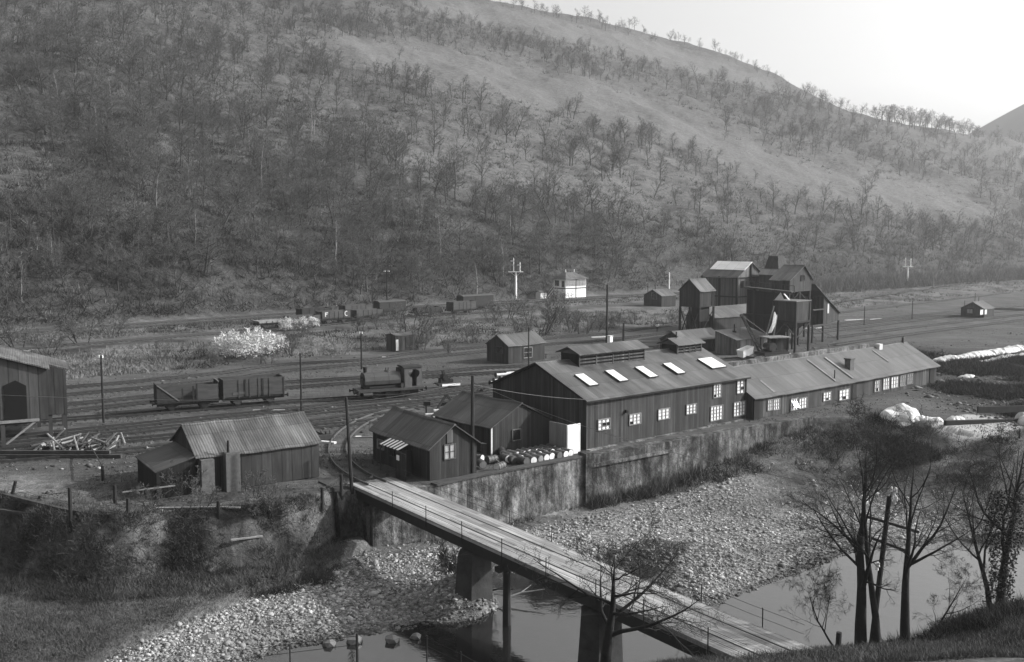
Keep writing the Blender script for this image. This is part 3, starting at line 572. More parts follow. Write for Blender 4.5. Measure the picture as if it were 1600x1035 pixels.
MB().tube((1, 2.5, 2.8), (1, 2.5, 5.2), .06).build('stove_pipe', MT['iron_dark'], fh.root); MB().bar((5.2, 1, 1.7), (15, -3.5, 1.2), .7, .5).build('fallen_beam', MT['timber_dark'], fh.root)

# ---- signal box on the main line
SBH = House('signal_box', 'white signal box with grey hipped roof and band of windows beside the main line', 'signal box', (13.6, 252), 42, 7.4, 4.3, 5.3, .1, z=1.1, wall='white_paint', roofm='roof_mid', over=.1)
s = SBH; bpy.data.objects.remove(s.roof)
M = MB(); L, W = s.L, s.W; e = .55; z0, z1 = 5.32, 7.0
M.add([(-e, -e, z0), (L + e, -e, z0), (L + e, W + e, z0), (-e, W + e, z0), (W / 2 + .0, W / 2, z1), (L - W / 2, W / 2, z1)], [(0, 1, 5, 4), (1, 2, 5), (2, 3, 4, 5), (3, 0, 4), (3, 2, 1, 0)]); M.build('roof', MT['roof_light'], s.root)
M = MB(); M.bar((W / 2, W / 2, 7.0), (W / 2, W / 2, 7.7), .12); M.bar((L - W / 2, W / 2, 7.0), (L - W / 2, W / 2, 7.7), .12); M.each('finial', MT['white_paint'], s.root)
for i in range(2): s.window('F', 1.85 + i * 3.65, 4.25, 3.3, 1.35, nx=6, nz=3, bar=.07, pm='pane_grey')
s.window('L', 3.1, 4.25, 1.4, 1.35, nx=2, nz=3, bar=.07, pm='pane_dark'); s.window('L', .9, 4.1, .9, 1.5, nx=2, nz=2, bar=.07, pm='pane_dark')
M = MB(); M.box(-.06, -.09, 2.85, L + .06, -.004, 3.1); M.box(L / 2 - .12, -.08, 0, L / 2 + .12, -.004, 2.84); M.box(L / 2 - .1, -.085, 3.11, L / 2 + .1, -.004, 5.2); M.box(-.09, 0, 2.85, -.004, W, 3.1); M.build('frame_timber', MT['timber'], s.root)
M = MB()
for sg in (0, .9):
    M.bar((-.2, W - .3 - sg, 2.9), (-3.2, W - .3 - sg, .1), .08, .2); M.bar((-.2, W - .3 - sg, 3.8), (-3.2, W - .3 - sg, 1.0), .06, .06)
for i in range(12): t = i / 11; M.box(-.3 - 2.8 * t - .12, W - 1.2, 2.8 - 2.7 * t, -.3 - 2.8 * t + .12, W - .3, 2.84 - 2.7 * t)
M.build('stairs', MT['dirty_white'], s.root)
lb = House('lamp_hut', 'tiny pale lamp hut at the foot of the signal box steps', 'hut', (7.2, 250), 42, 2.0, 1.8, 1.9, .4, z=1.2, wall='dirty_white', roofm='roof_dark', over=.1)

# ---- extreme left tippling shed on stilts
ts = thing('stilted_screen_shed', 'tall corrugated screening shed raised on timber stilts at left edge of the yard', 'shed', (-42.98, 82.38, 0), 26)
def lx(px, y=84): return (px - 800) / F * y + 43.3
M = MB(); M.prism([(-14, 2.4), (0, 2.4), (3.7, 2.2), (3.7, 6.5), (0, 7.72), (-14, 12.34)], 0, 3.2, 'y'); 
for f_ in (0,): pass
M.build('front_wall', MT['sheet_wall_light'], ts)
M = MB(); M.prism([(-14, 2.0), (5.3, 2.0), (5.3, 5.9), (-14, 12.2)], 3.25, 9.5, 'y'); M.build('rear_wall', MT['sheet_wall'], ts)
M = MB(); M.prism([(-14.3, 12.5), (3.95, 6.48), (3.95, 6.6), (-14.3, 12.62)], -.3, 3.3, 'y'); M.prism([(-14.3, 12.34), (5.55, 5.86), (5.55, 5.98), (-14.3, 12.46)], 3.4, 9.8, 'y'); M.build('roof', MT['roof_light'], ts)
MB().prism([(.4, 2.4), (2.1, 2.4), (2.1, 5.2), (1.3, 5.7), (.4, 5.3)], -.06, -.01, 'y').build('door_shade_sheet', MT['black'], ts)  # black sheet on solid wall, shade inside the door given as colour
MB().box(-4, -.07, 5.2, -.7, -.01, 7.4).build('loft_shade_sheet', MT['black'], ts)  # likewise a black sheet for the unlit loft
M = MB()
for x, y in ((.2, .2), (-3, .2), (3.9, 3.5), (5.1, 3.5), (5.1, 9), (3, 9), (-3, 6)): M.box(x - .16, y - .16, -.3, x + .16, y + .16, 2.35 if y < 3.2 else 1.98)
M.each('stilt', MT['timber'], ts)
M = MB(); M.bar((.4, .1, .3), (3.0, .1, 2.3), .16, .16); M.bar((-2.6, .1, .3), (-.4, .1, 2.3), .16, .16); M.bar((-6, .05, 2.2), (3, .05, 2.2), .2, .25); M.each('brace', MT['timber_pale'], ts)
M = MB(); M.box(-6, .6, -.1, -.3, 3, 2.1); M.build('undercroft_shade_block', MT['boards_black'], ts)  # dark block filling the space below the floor in place of shade

# ---- coal washery group
def spread(A, head, px):      # distance from A along heading at which the photo column px is reached
    dx, dy = cos(radians(head)), sin(radians(head)); k = (px - 800) / F; return (k * A[1] - A[0]) / (dx - k * dy)
def at(px, y): return ((px - 800) / F * y, y)
def HZ(py, y): return ZY(py, 800, y)
# timber bunker tower
TD = 163; A = at(1094, TD); Lx = spread(A, 42, 1117); Wd = abs(spread(A, 132, 1062)); zb = HZ(481, TD)
tb = House('bunker_tower', 'tall gabled timber bunker on braced legs at the left of the coal washery', 'tower', A, 42, Lx, Wd, HZ(455, TD) - zb, 1.8, z=zb, wall='boards_dark', roofm='roof_mid', over=.2)
tb.panel('doorway_shade', 'F', Lx - .45, 1.5, .7, 2.6, 'black')  # black panel on the boards stands in for the unlit doorway
M = MB()
for x, y in ((.1, .1), (Lx - .1, .1), (.1, Wd - .1), (Lx - .1, Wd - .1), (.1, Wd / 2)): M.box(x - .14, y - .14, -zb - .2, x + .14, y + .14, 0)
M.each('leg', MT['timber_dark'], tb.root)
M = MB()
for y0, y1 in ((.1, Wd / 2), (Wd / 2, Wd - .1)): M.bar((.1, y0, -zb + .8), (.1, y1, -.2), .12); M.bar((.1, y1, -zb + .8), (.1, y0, -.2), .12)
M.bar((.1, .1, -zb + 1.2), (.1, Wd - .1, -zb + 1.2), .2); M.bar((.1, .1, -zb + 1), (Lx, .1, -.3), .12); M.each('brace', MT['timber_dark'], tb.root)
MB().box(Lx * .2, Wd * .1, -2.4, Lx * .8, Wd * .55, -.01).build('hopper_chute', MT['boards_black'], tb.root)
# screen house with white topped roof; ridge across the valley
A = at(1152, 183); Wd = abs(spread(A, 132, 1098)); Lx = spread(A, 42, 1192); ev = HZ(433, 183)
sc = House('screen_house', 'tall framed washery building with a white strip along the top of its roof', 'industrial building', A, 42, Lx, Wd, ev - .0, HZ(411, 185.5) - ev, ridge='y', wall='boards_screen', roofm='roof_y', over=.35)
M = MB(); r_ = HZ(411, 185.5) - ev; kk = r_ / (Lx / 2)
M.prism([(Lx / 2 * .42, ev + kk * Lx / 2 * .42 + .11), (Lx / 2, ev + r_ + .11), (Lx / 2, ev + r_ + .2), (Lx / 2 * .42, ev + kk * Lx / 2 * .42 + .19)], -.4, Wd - .3, 'y'); M.build('white_roof_strip', MT['roof_white'], sc.root)
M = MB()
for y in (-.12, Wd * .5, Wd): M.box(-.28, y - .14, 0, -.01, y + .14, ev)
for x in (Lx * .5, Lx): M.box(x - .14, -.28, 0, x + .14, -.01, ev + (r_ if x < Lx else 0) - .1)
for z in (ev - 3.8, ev - .3): M.box(-.2, -.2, z, -.012, Wd, z + .22); M.box(-.2, -.21, z, Lx, -.012, z + .22)
M.each('timber_frame', MT['timber_dark'], sc.root)
sc.panel('opening_shade', 'F', Lx * .18, ev - 1.4, .9, 1.3, 'black')  # black panel, darkness within the gap painted on the wall
# link block, and behind it an added block standing in for dark trees
A = at(1186, 184); M_ = House('link_block', 'dark windowless block linking the screen house to the gabled top hut', 'industrial building', A, -30, 7.6, 4.5, HZ(429, 184), .9, wall='boards_dark', roofm='roof_dark', over=.2)
hd_ = thing('tree_patch_block', 'tapering block standing in for a dark patch of trees behind the washery roofs', 'tree_block', (at(1212, 192)[0], 192, 0), 42)
M = MB(); a = 1.9; b = 1.0; z0 = HZ(430, 192); z1 = HZ(400, 192)
M.add([(-a, -a, z0), (a, -a, z0), (a, a, z0), (-a, a, z0), (-b, -b, z1), (b, -b, z1), (b, b, z1), (-b, b, z1)], [(0, 1, 5, 4), (1, 2, 6, 5), (2, 3, 7, 6), (3, 0, 4, 7), (4, 5, 6, 7)]); M.build('tree_block', MT['sheet_wall_light'], hd_)
M = MB()
for x in (-a, a):
    for y in (-a, a): M.bar((x, y, 0), (x, y, z0), .25)
M.each('leg', MT['timber_dark'], hd_)
# gabled top hut
A = at(1234, 158); zb = HZ(457, 158); Wd = abs(spread(A, 132, 1213)); Lx = spread(A, 42, 1268); ev = HZ(438, 158) - zb
th = House('gabled_top_hut', 'gabled timber hut with one small black window perched on top of the washery', 'industrial building', A, 42, Lx, max(Wd, 3.5), ev, HZ(416, 160) - HZ(438, 158), z=zb, ridge='y', rp=.62, wall='boards_mid', roofm='roof_y', over=.25)
th.winpx('F', 1251, 430.5, 1256.5, 439, nx=1, nz=1, fm='timber_dark', pm='black')
M = MB()
for x in (.2, Lx * .5, Lx - .2):
    for y in (.2, 3.2): M.box(x - .13, y - .13, -zb, x + .13, y + .13, 0)
M.bar((.2, .2, -2), (Lx * .5, .2, -.1), .12); M.bar((Lx - .2, .2, -2), (Lx * .5, .2, -.1), .12); M.bar((.2, .2, -2), (Lx, .2, -2), .15); M.each('leg', MT['timber_dark'], th.root)
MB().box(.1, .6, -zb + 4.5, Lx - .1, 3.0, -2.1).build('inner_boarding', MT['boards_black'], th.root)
# hopper bins (two) on stilts
A = at(1245, 148.6); Wd = abs(spread(A, 132, 1212)); Lx = spread(A, 42, 1266); zb = HZ(513, 148.6); ht = HZ(472, 148.6) - zb
hp = thing('coal_hopper', 'big riveted iron hopper bin on tall stilts in front of the washery', 'hopper', (A[0], A[1], zb), 42)
M = MB(); M.add([(0, 0, .9), (Lx, 0, .9), (Lx, Wd, .9), (0, Wd, .9), (-.1, -.1, ht), (Lx + .1, -.1, ht), (Lx + .1, Wd + .1, ht), (-.1, Wd + .1, ht), (Lx * .3, Wd * .25, -.2), (Lx * .7, Wd * .25, -.2), (Lx * .7, Wd * .75, -.2), (Lx * .3, Wd * .75, -.2)],
    [(0, 1, 5, 4), (1, 2, 6, 5), (2, 3, 7, 6), (3, 0, 4, 7), (4, 5, 6, 7), (8, 9, 1, 0), (9, 10, 2, 1), (10, 11, 3, 2), (11, 8, 0, 3), (11, 10, 9, 8)]); M.build('bin', MT['sheet_wall'], hp)
M = MB()
for x in (0, Lx):
    for y in (0, Wd): M.box(x - .16, y - .16, -zb - .1, x + .16, y + .16, ht * .95)
M.bar((0, 0, .9), (Lx, 0, .9), .3); M.bar((0, 0, .9), (0, Wd, .9), .3); M.bar((Lx, 0, .9), (Lx, Wd, .9), .3); M.each('stilt', MT['timber_dark'], hp)
M = MB(); M.bar((-.05, .1, -zb + 2.5), (-.05, Wd * .5, .7), .14); M.bar((-.05, Wd - .1, -zb + 2.5), (-.05, Wd * .5, .7), .14); M.bar((0, -.05, -zb + 2.2), (Lx, -.05, .6), .12); M.each('brace', MT['timber'], hp)
M = MB(); M.box(-.2, -.2, ht, Lx + .2, Wd + .2, ht + .12); M.build('rim', MT['drum_end'] if False else MT['rail_pale'], hp)
M = MB(); M.add([(0, 2.0, ht + .1), (0, 3.8, ht + .1), (1.2, 2.9, ht + .1), (.3, 2.9, ht + 1.3)], [(0, 1, 3), (1, 2, 3), (2, 0, 3), (0, 2, 1)]); M.bar((.2, 1.3, ht + .2), (.3, 2.3, ht + 1.1), .3, .05); M.build('coal_heap', MT['dirty_white'], hp)
cl = thing('canvas_chute', 'torn pale canvas chute hanging beside the iron hopper bin', 'chute', (at(1207, 147.5)[0], 147.5, 0), 20)
M = MB(); zA, zB = HZ(487, 147.5), HZ(520, 147.5)
M.add([(.5, 0, zA), (1.0, .1, zA - .7), (.75, .05, zA - 2.0), (.1, 0, zB), (-.5, .1, zB - .1), (.15, 0, zA - 1.7), (.5, .35, zA - .3), (.3, .35, zB + .6)], [(0, 1, 2, 5), (5, 2, 3, 4), (0, 6, 1), (6, 7, 2, 1), (7, 3, 2), (0, 5, 7, 6), (5, 4, 7)]); M.build('canvas', MT['dirty_white'], cl)
MB().bar((-1.3, .6, 0), (.6, .3, zA + .8), .16).bar((.4, .6, 0), (1.2, .3, zA - .5), .16).each('spar', MT['timber_pale'], cl)
# walkway between screen house and hut
wk = thing('walkway', 'plank walkway with handrail bridging across the front of the washery', 'walkway', (at(1165, 160)[0], 160, 0), 0)
p0 = Vector((0, 0, HZ(449, 160))); e1 = at(1240, 154); p1 = Vector((e1[0] - at(1165, 160)[0], -6, HZ(457, 154)))
M = MB(); M.bar(p0, p1, 1.1, .25); M.build('deck', MT['timber'], wk)
M = MB(); M.bar(p0 + Vector((0, -.5, 1)), p1 + Vector((0, -.5, 1)), .08)
for i in range(6): q = p0.lerp(p1, i / 5) + Vector((0, -.5, 0)); M.bar(q, q + Vector((0, 0, 1)), .08)
M.build('handrail', MT['timber'], wk)
M = MB(); 
for i in (1, 3, 5): q = p0.lerp(p1, i / 5); M.bar(q, (q.x, q.y, 0), .25)
M.bar(p0 - Vector((0, -1, 4.5)), p1 - Vector((0, -1, 4)), .3, .4); M.each('post', MT['timber_dark'], wk)
M = MB(); q0 = p0.lerp(p1, .1); q1 = p1; M.add([(q0.x, q0.y + 1.6, .2), (q1.x - .6, q1.y + 1.6, .2), (q1.x - .6, q1.y + 1.6, p1.z - .4), (q0.x, q0.y + 1.6, p0.z - .4), (q0.x, q0.y + 2.2, .2), (q1.x - .6, q1.y + 2.2, .2), (q1.x - .6, q1.y + 2.2, p1.z - .4), (q0.x, q0.y + 2.2, p0.z - .4)], [(0, 1, 2, 3), (7, 6, 5, 4), (0, 4, 5, 1), (3, 2, 6, 7), (0, 3, 7, 4), (1, 5, 6, 2)]); M.build('lower_boarding', MT['boards_black'], wk)
# right lean-to on stilts
A = at(1288, 165); Lx = spread(A, 42, 1312); zb = HZ(509, 165); Wd = 6.5
rt = House('sloping_annexe', 'annexe with steep sloping roof on thin stilts at right end of the washery', 'industrial building', A, 42, Lx, Wd, HZ(485, 168) - zb + .4, 0.05, z=zb, rp=.5, wall='boards_mid', roofm='roof_mid', over=.1)
bpy.data.objects.remove(rt.roof); bpy.data.objects.remove(rt.walls)
zt1 = HZ(464, 165) - zb; zt2 = HZ(487, 172) - zb; zt0 = HZ(447, 160) - zb; x0 = -3.2
M = MB(); M.prism([(0, .0), (Lx, .6), (Lx, zt2), (0, zt1)], 0, Wd, 'y'); M.build('wall', MT['boards_mid'], rt.root)
M = MB(); M.prism([(x0, zt0 + .1), (0, zt1 + .1), (Lx + .3, zt2 - .05), (Lx + .3, zt2 + .05), (0, zt1 + .2), (x0, zt0 + .2)], -.3, Wd + .2, 'y'); M.build('roof', MT['roof_mid'], rt.root)
rt.panel('window', 'F', 1.4, zt1 * .58, .45, 1.6, 'dirty_white'); MB().box(x0, 1.5, 0, -.05, Wd - .5, zt1 - .5).build('interior_shade_block', MT['black'], rt.root)  # black block put in for the shade inside the open bay
M = MB(); M.box(x0, -.05, 0.0, -.03, .2, .25); M.box(x0, -.05, zt1 * .55, -.03, .15, zt1 * .55 + .2); M.bar((x0, 0, -.2), (Lx * .8, 0, -zb + .5), .16); M.build('rail', MT['timber'], rt.root)
M = MB()
for x, y in ((0, 0), (Lx, 0), (x0, 0), (0, Wd), (Lx, Wd), (x0, 3), (-1.6, Wd)): M.box(x - .14, y - .14, -zb, x + .14, y + .14, .6 if x > 0 else 0)
M.each('stilt', MT['timber_dark'], rt.root)
# two low sheds
A = at(1118, 167); Lx = spread(A, 42, 1200)
l1 = House('washery_store', 'long dark store with plain sheet roof tucked under the screen house', 'shed', A, 42, Lx, 6.0, HZ(497, 167), 1.5, wall='boards_dark', roofm='roof_mid', over=.2)
A = at(1152, 146.5); Lx = spread(A, 42, 1201)
l2 = House('crane_side_shed', 'pale boarded shed with sheet roof directly behind the steam crane', 'shed', A, 42, Lx, abs(spread(A, 132, 1119)), HZ(531, 146.5), HZ(513, 153) - HZ(531, 146.5), rp=1.0, wall='boards_screen', roofm='roof_mid', over=.3)
l2.panel('door', 'F', .5, 1.1, .8, 2.0, 'black'); l2.panel('pale_boards', 'F', 1.6, 1.2, 1.1, 2.2, 'boards_grey')
x, y = 3.2, 2.6; M = MB(); M.tube((x, y, 2.3), (x, y, 4.3), .1); M.tube((x, y, 2.6), (x, y, 3.3), .45, .3, 10); M.build('roof_cowl', MT['iron_dark'], l2.root)

# ------------------------------------------------------------------ river wall, abutment, bridge
def offs(P, d):
    out = []
    for i, p in enumerate(P):
        a = P[max(i - 1, 0)]; b = P[min(i + 1, len(P) - 1)]; dx, dy = b[0] - a[0], b[1] - a[1]; l = hypot(dx, dy); out.append((p[0] + dy / l * d, p[1] - dx / l * d))
    return out
def wall_strip(M, P, d0, d1, z0, z1):
    a = offs(P, d0); b = offs(P, d1); n = len(P); V = [(x, y, z0) for x, y in a] + [(x, y, z0) for x, y in b] + [(x, y, z1) for x, y in a] + [(x, y, z1) for x, y in b]
    fs = [(0, 2 * n, 3 * n, n), (n - 1, 2 * n - 1, 4 * n - 1, 3 * n - 1)]
    for i in range(n - 1):
        fs += [(n + i, n + i + 1, 3 * n + i + 1, 3 * n + i), (i + 1, i, 2 * n + i, 2 * n + i + 1), (2 * n + i, 3 * n + i, 3 * n + i + 1, 2 * n + i + 1), (i, i + 1, n + i + 1, n + i)]
    M.add(V, fs)
def densify(P, step):
    o = []
    for a, b in zip(P[:-1], P[1:]):
        k = max(1, int(hypot(b[0] - a[0], b[1] - a[1]) / step)); o += [(a[0] + (b[0] - a[0]) * i / k, a[1] + (b[1] - a[1]) * i / k) for i in range(k)]
    return o + [P[-1]]
rw = thing('river_wall', 'long stained masonry and concrete retaining wall holding the yard above the stony river bed', 'wall', (0, 0, 0))
P1 = GP([(578, 767), (673, 757.5), (740, 743), (905, 712.8)]); P2 = GP([(915, 711), (1175, 664), (1262, 651)])
M = MB(); wall_strip(M, P1, -.2, .66, -5, .03); M.build('concrete_section', MT['river_wall'], rw)
M = MB(); wall_strip(M, P2, -.2, .66, -5, .02); M.build('stone_section', MT['river_wall_stone'], rw)
M = MB(); wall_strip(M, GP([(904, 713), (916, 711)]), -.1, .95, -5, .35); M.build('buttress', MT['river_wall_stone'], rw)
M = MB(); wall_strip(M, P1[1:], .0, .78, .035, .16); M.build('coping', MT['timber'], rw)
M = MB(); wall_strip(M, GP([(918, 710.7), (1040, 688.7)]), .3, .82, -.9, -.62); M.build('ledge', MT['river_wall'], rw)
bx0 = G(554, 763); BH = degrees(atan2(-27.8, 20)); bx = sin(radians(BH)); BL = 37.0
br = thing('timber_bridge', 'long plank decked tramway bridge crossing the river on masonry piers, wire railings', 'bridge', (bx0[0], bx0[1], 0), BH)
M = MB(); M.box(-1.2, 0, -.08, BL, 3.6, .06); M.build('deck', MT['deck_planks'], br)
M = MB(); M.box(-.3, .16, -.78, BL, .42, -.085); M.each('girder', MT['iron_dark'], br); M = MB(); M.box(-.3, 3.2, -.78, BL, 3.44, -.085); M.each('girder', MT['iron_dark'], br)
M = MB()
for i in range(18): M.box(i * 2 + .5, .43, -.6, i * 2 + .75, 3.19, -.09)
M.build('cross_beams', MT['iron_dark'], br)
M = MB(); M.box(-1.0, -.02, .062, BL, .16, .16); M.build('kerb_timber', MT['timber_pale'], br)
for y in (1.15, 2.6): M = MB(); M.box(-1.2, y - .03, .062, BL, y + .03, .085); M.build('rail', MT['timber'], br)
for px, py, side in ((611, 791, 0), (662, 815, 0), (719, 840.5, 0), (782, 868.5, 0), (850, 900, 0), (926, 936, 0), (1009, 968, 0), (1110, 1013, 0), (740, 793, 1), (800, 820, 1), (861, 848, 1), (932, 878, 1), (1008.6, 905, 1), (1095.6, 943, 1), (1195, 981, 1)):
    x, y = G(px, py); c0, s0 = cos(radians(BH)), sin(radians(BH)); t = (x - bx0[0]) * c0 + (y - bx0[1]) * s0; yy = -.06 if side == 0 else 3.66
    M = MB(); M.tube((t, yy, -.4), (t + random.Random(px).uniform(-.05, .05), yy, .98), .028, n=6); M.build('railing_post', MT['iron_dark'], br)
for yy in (-.06, 3.66):
    for z in (.5, .93):
        M = MB(); 
        for i in range(12): a = i * 3; M.tube((a, yy, z - .03 * (i % 2)), (a + 3, yy, z - .03 * ((i + 1) % 2)), .011, n=4, cap=False)
        M.build('railing_wire', MT['iron_dark'], br)
plain('pier_stone', .06, .5, 1.3, bump=.8, bs=2)
for t, w, h, d, m in ((14.4, 1.25, 3.6, 1.2, 'pier_stone'), (25.8, 1.4, 3.6, 1.3, 'pier_stone'), (34.5, 1.4, 3.6, 1.3, 'pier_stone')):
    M = MB(); a, b = w / 2, w / 2 + .15
    M.add([(t - b, -.1, -5), (t + b, -.1, -5), (t + b, d + .3, -5), (t - b, d + .3, -5), (t - a, .05, -.8), (t + a, .05, -.8), (t + a, d + .2, -.8), (t - a, d + .2, -.8), (t, -.9, -5), (t, -.55, -.95)], [(0, 8, 9, 4), (8, 1, 5, 9), (1, 2, 6, 5), (2, 3, 7, 6), (3, 0, 4, 7), (4, 9, 5, 6, 7)]); M.build('pier', MT[m], br)
for y in (.6,): M = MB(); M.tube((17.8, y, -5), (17.8, y, -.8), .26, .2, 10); M.build('trestle_post', MT['timber_dark'], br)
M = MB(); M.box(17.6, -.1, -.79 - .3, 18.0, 3.6, -.79); M.build('trestle_beam', MT['timber_dark'], br)
ab = thing('bridge_abutment', 'squat stone abutment carrying the yard end of the bridge, light streak on one side', 'abutment', (bx0[0], bx0[1], 0), BH)
M = MB(); M.add([(-3.6, -1.9, -5), (1.1, -1.5, -5), (1.1, 4.6, -5), (-3.6, 4.6, -5), (-3.3, -1.6, -.14), (-.1, -1.3, -.14), (-.1, 4.4, -.14), (-3.3, 4.4, -.14)], [(0, 1, 5, 4), (1, 2, 6, 5), (2, 3, 7, 6), (3, 0, 4, 7), (4, 5, 6, 7)]); M.build('masonry', MT['river_wall_stone'], ab)
M = MB(); M.box(-3.0, -1.4, -.13, -.4, -.7, .12); M.box(-.05, .2, -1.2, .9, 3.4, -.8); M.build('bearing_timber', MT['timber'], ab)

# ------------------------------------------------------------------ railway tracks
def smooth_path(P, step=1.0):
    P = [Vector((p[0], p[1], 0)) for p in P]; out = []
    for i in range(len(P) - 1):
        p0 = P[max(i - 1, 0)]; p1, p2 = P[i], P[i + 1]; p3 = P[min(i + 2, len(P) - 1)]; L = (p2 - p1).length; k = max(2, int(L / step))
        m1 = (p2 - p0) / max((p2 - p0).length, 1e-3) * L; m2 = (p3 - p1) / max((p3 - p1).length, 1e-3) * L
        for j in range(k):
            t = j / k; out.append((2*t**3-3*t*t+1) * p1 + (t**3-2*t*t+t) * m1 + (-2*t**3+3*t*t) * p2 + (t**3-t*t) * m2)
    return out + [P[-1]]
def extend(L, z, l=0, r=0):
    P = GP(L, z)
    if l: d = Vector(P[0]) - Vector(P[1]); d.normalize(); P.insert(0, tuple(Vector(P[0]) + d * l))
    if r: d = Vector(P[-1]) - Vector(P[-2]); d.normalize(); P.append(tuple(Vector(P[-1]) + d * r))
    return P
def track(P, label, z=None, gauge=1.46, sl=True, w=.085, step=1.6, sm='sleeper', rm='rail_steel'):
    t = thing('railway_track', label, 'track', (0, 0, 0), 0, 'railway tracks laid across the valley floor')
    pts = smooth_path(P, step); zz = ground_z(np.array([p.x for p in pts]), np.array([p.y for p in pts])) + .06 if z is None else [z] * len(pts)
    for i, p in enumerate(pts): p.z = float(zz[i])
    nrm = []
    for i in range(len(pts)):
        d = pts[min(i + 1, len(pts) - 1)] - pts[max(i - 1, 0)]; d.z = 0; d.normalize(); nrm.append(Vector((-d.y, d.x, 0)))
    for sg in (-1, 1):
        M = MB(); V = []; n = len(pts)
        for off, h in ((-w / 2, 0), (-w / 2, .16), (w / 2, .16), (w / 2, 0)):
            V += [pts[i] + nrm[i] * (sg * gauge / 2 + off) + Vector((0, 0, h)) for i in range(n)]
        fs = []
        for k in range(3): fs += [(k * n + i, k * n + i + 1, (k + 1) * n + i + 1, (k + 1) * n + i) for i in range(n - 1)]
        M.add(V, fs + [(0, n, 2 * n, 3 * n), (n - 1, 2 * n - 1, 3 * n - 1, 4 * n - 1)]); M.build('rail', MT[rm], t)
    if sl:
        M = MB(); acc = 0; rnd = random.Random(len(pts))
        for i in range(len(pts) - 1):
            seg = (pts[i + 1] - pts[i]).length; k = max(1, round(seg / .8))
            for j in range(k):
                p = pts[i].lerp(pts[i + 1], (j + rnd.uniform(-.1, .1)) / k); q = nrm[i]; M.bar(p - q * 1.2 - Vector((0, 0, .07)), p + q * 1.2 - Vector((0, 0, .07)), .22, .1)
        o = M.build('sleepers', MT[sm], t); o['kind'] = 'stuff'
    return t
track(extend([(100, 607), (162, 602), (330, 585.5), (430, 572), (565, 564), (640, 553), (767, 542), (849, 530.5), (948, 522), (1062, 507)], 0, 25, 190), 'back siding closest to the grassy strip and the person')
track(extend([(162, 613), (247.5, 605), (330, 596), (430, 582.5), (565, 570), (640, 562), (767, 548.5), (849, 539.5), (948, 532), (1062, 518.5)], 0, 30, 170), 'second siding from the grassy strip, running past the back of the yard hut')
track(extend([(100, 634), (162, 628), (247, 619), (430, 600.5), (559, 592), (653, 585), (740, 577.5), (824, 572), (1010, 545), (1045, 541)], 0, 20, 150), 'siding passing just in front of the small yard hut')
track(extend([(100, 645), (162, 638), (247, 628.5), (430, 609), (559, 599.5), (653, 591), (824, 581)], 0, 20, 60), 'siding directly behind the wagons and locomotive')
T5 = extend([(100, 657), (200, 650), (277, 643.5), (419, 632), (574, 621.5), (629, 617.5), (700, 609), (780, 600)], 0, 25, 40)
track(T5, 'siding on which the two open wagons and the locomotive stand')
track(extend([(240, 663), (460, 641), (542, 631), (670, 619), (737, 612), (797, 606)], 0, 30, 30), 'siding just in front of the locomotive with bright sleeper ends', sm='timber')
track(extend([(240, 673), (394, 657), (475, 648), (560, 639), (660, 629.5), (737, 621), (797, 614)], 0, 40, 25), 'siding running close behind the riverside shed roof', sm='timber')
track(extend([(110, 697), (240, 686), (480, 661), (543, 652), (607, 643), (680, 633)], 0, 30, 12), 'innermost siding between the riverside shed and the bridge hut')
track(extend([(60, 716), (200, 706), (485, 669), (542, 664), (589, 658)], 0, 20, 4), 'short disused siding partly sunk in the cinders left of the bridge hut', rm='rust')
track(GP([(640, 640), (606, 646), (578, 655), (556, 667), (538, 681), (528, 698), (529, 713), (540, 730), (562, 745), (590, 758)]), 'curved tramway leading off the yard onto the bridge', rm='drum_grey', gauge=1.45, sl=False, w=.09)
track(extend([(0, 523), (400, 494), (750, 474), (860, 468), (1000, 461)], 1.5, 60, 260), 'far main line running under the hillside behind the signal box')
track(extend([(0, 528), (400, 498), (750, 477.5), (860, 471), (1000, 464)], 1.5, 60, 260), 'near main line running past the signal box')
for i, (a, b, c, lab) in enumerate(((505, 491, 476.5, 'first'), (515, 499, 484, 'second'), (526, 509, 492, 'third'), (537, 519, 500, 'fourth'))):
    track(extend([(1320, a), (1450, b), (1600, c)], 0, 12 if i < 2 else 4, 90), lab + ' track from the hillside fanning across the flat ground beyond the washery', sm='timber' if i % 2 else 'sleeper')
SID = extend([(300, 524), (400, 516), (480, 510), (560, 503), (640, 497), (745, 490), (790, 487)], 1.1, 30, 8)
track(SID, 'upper storage siding holding the old wagons among bushes')

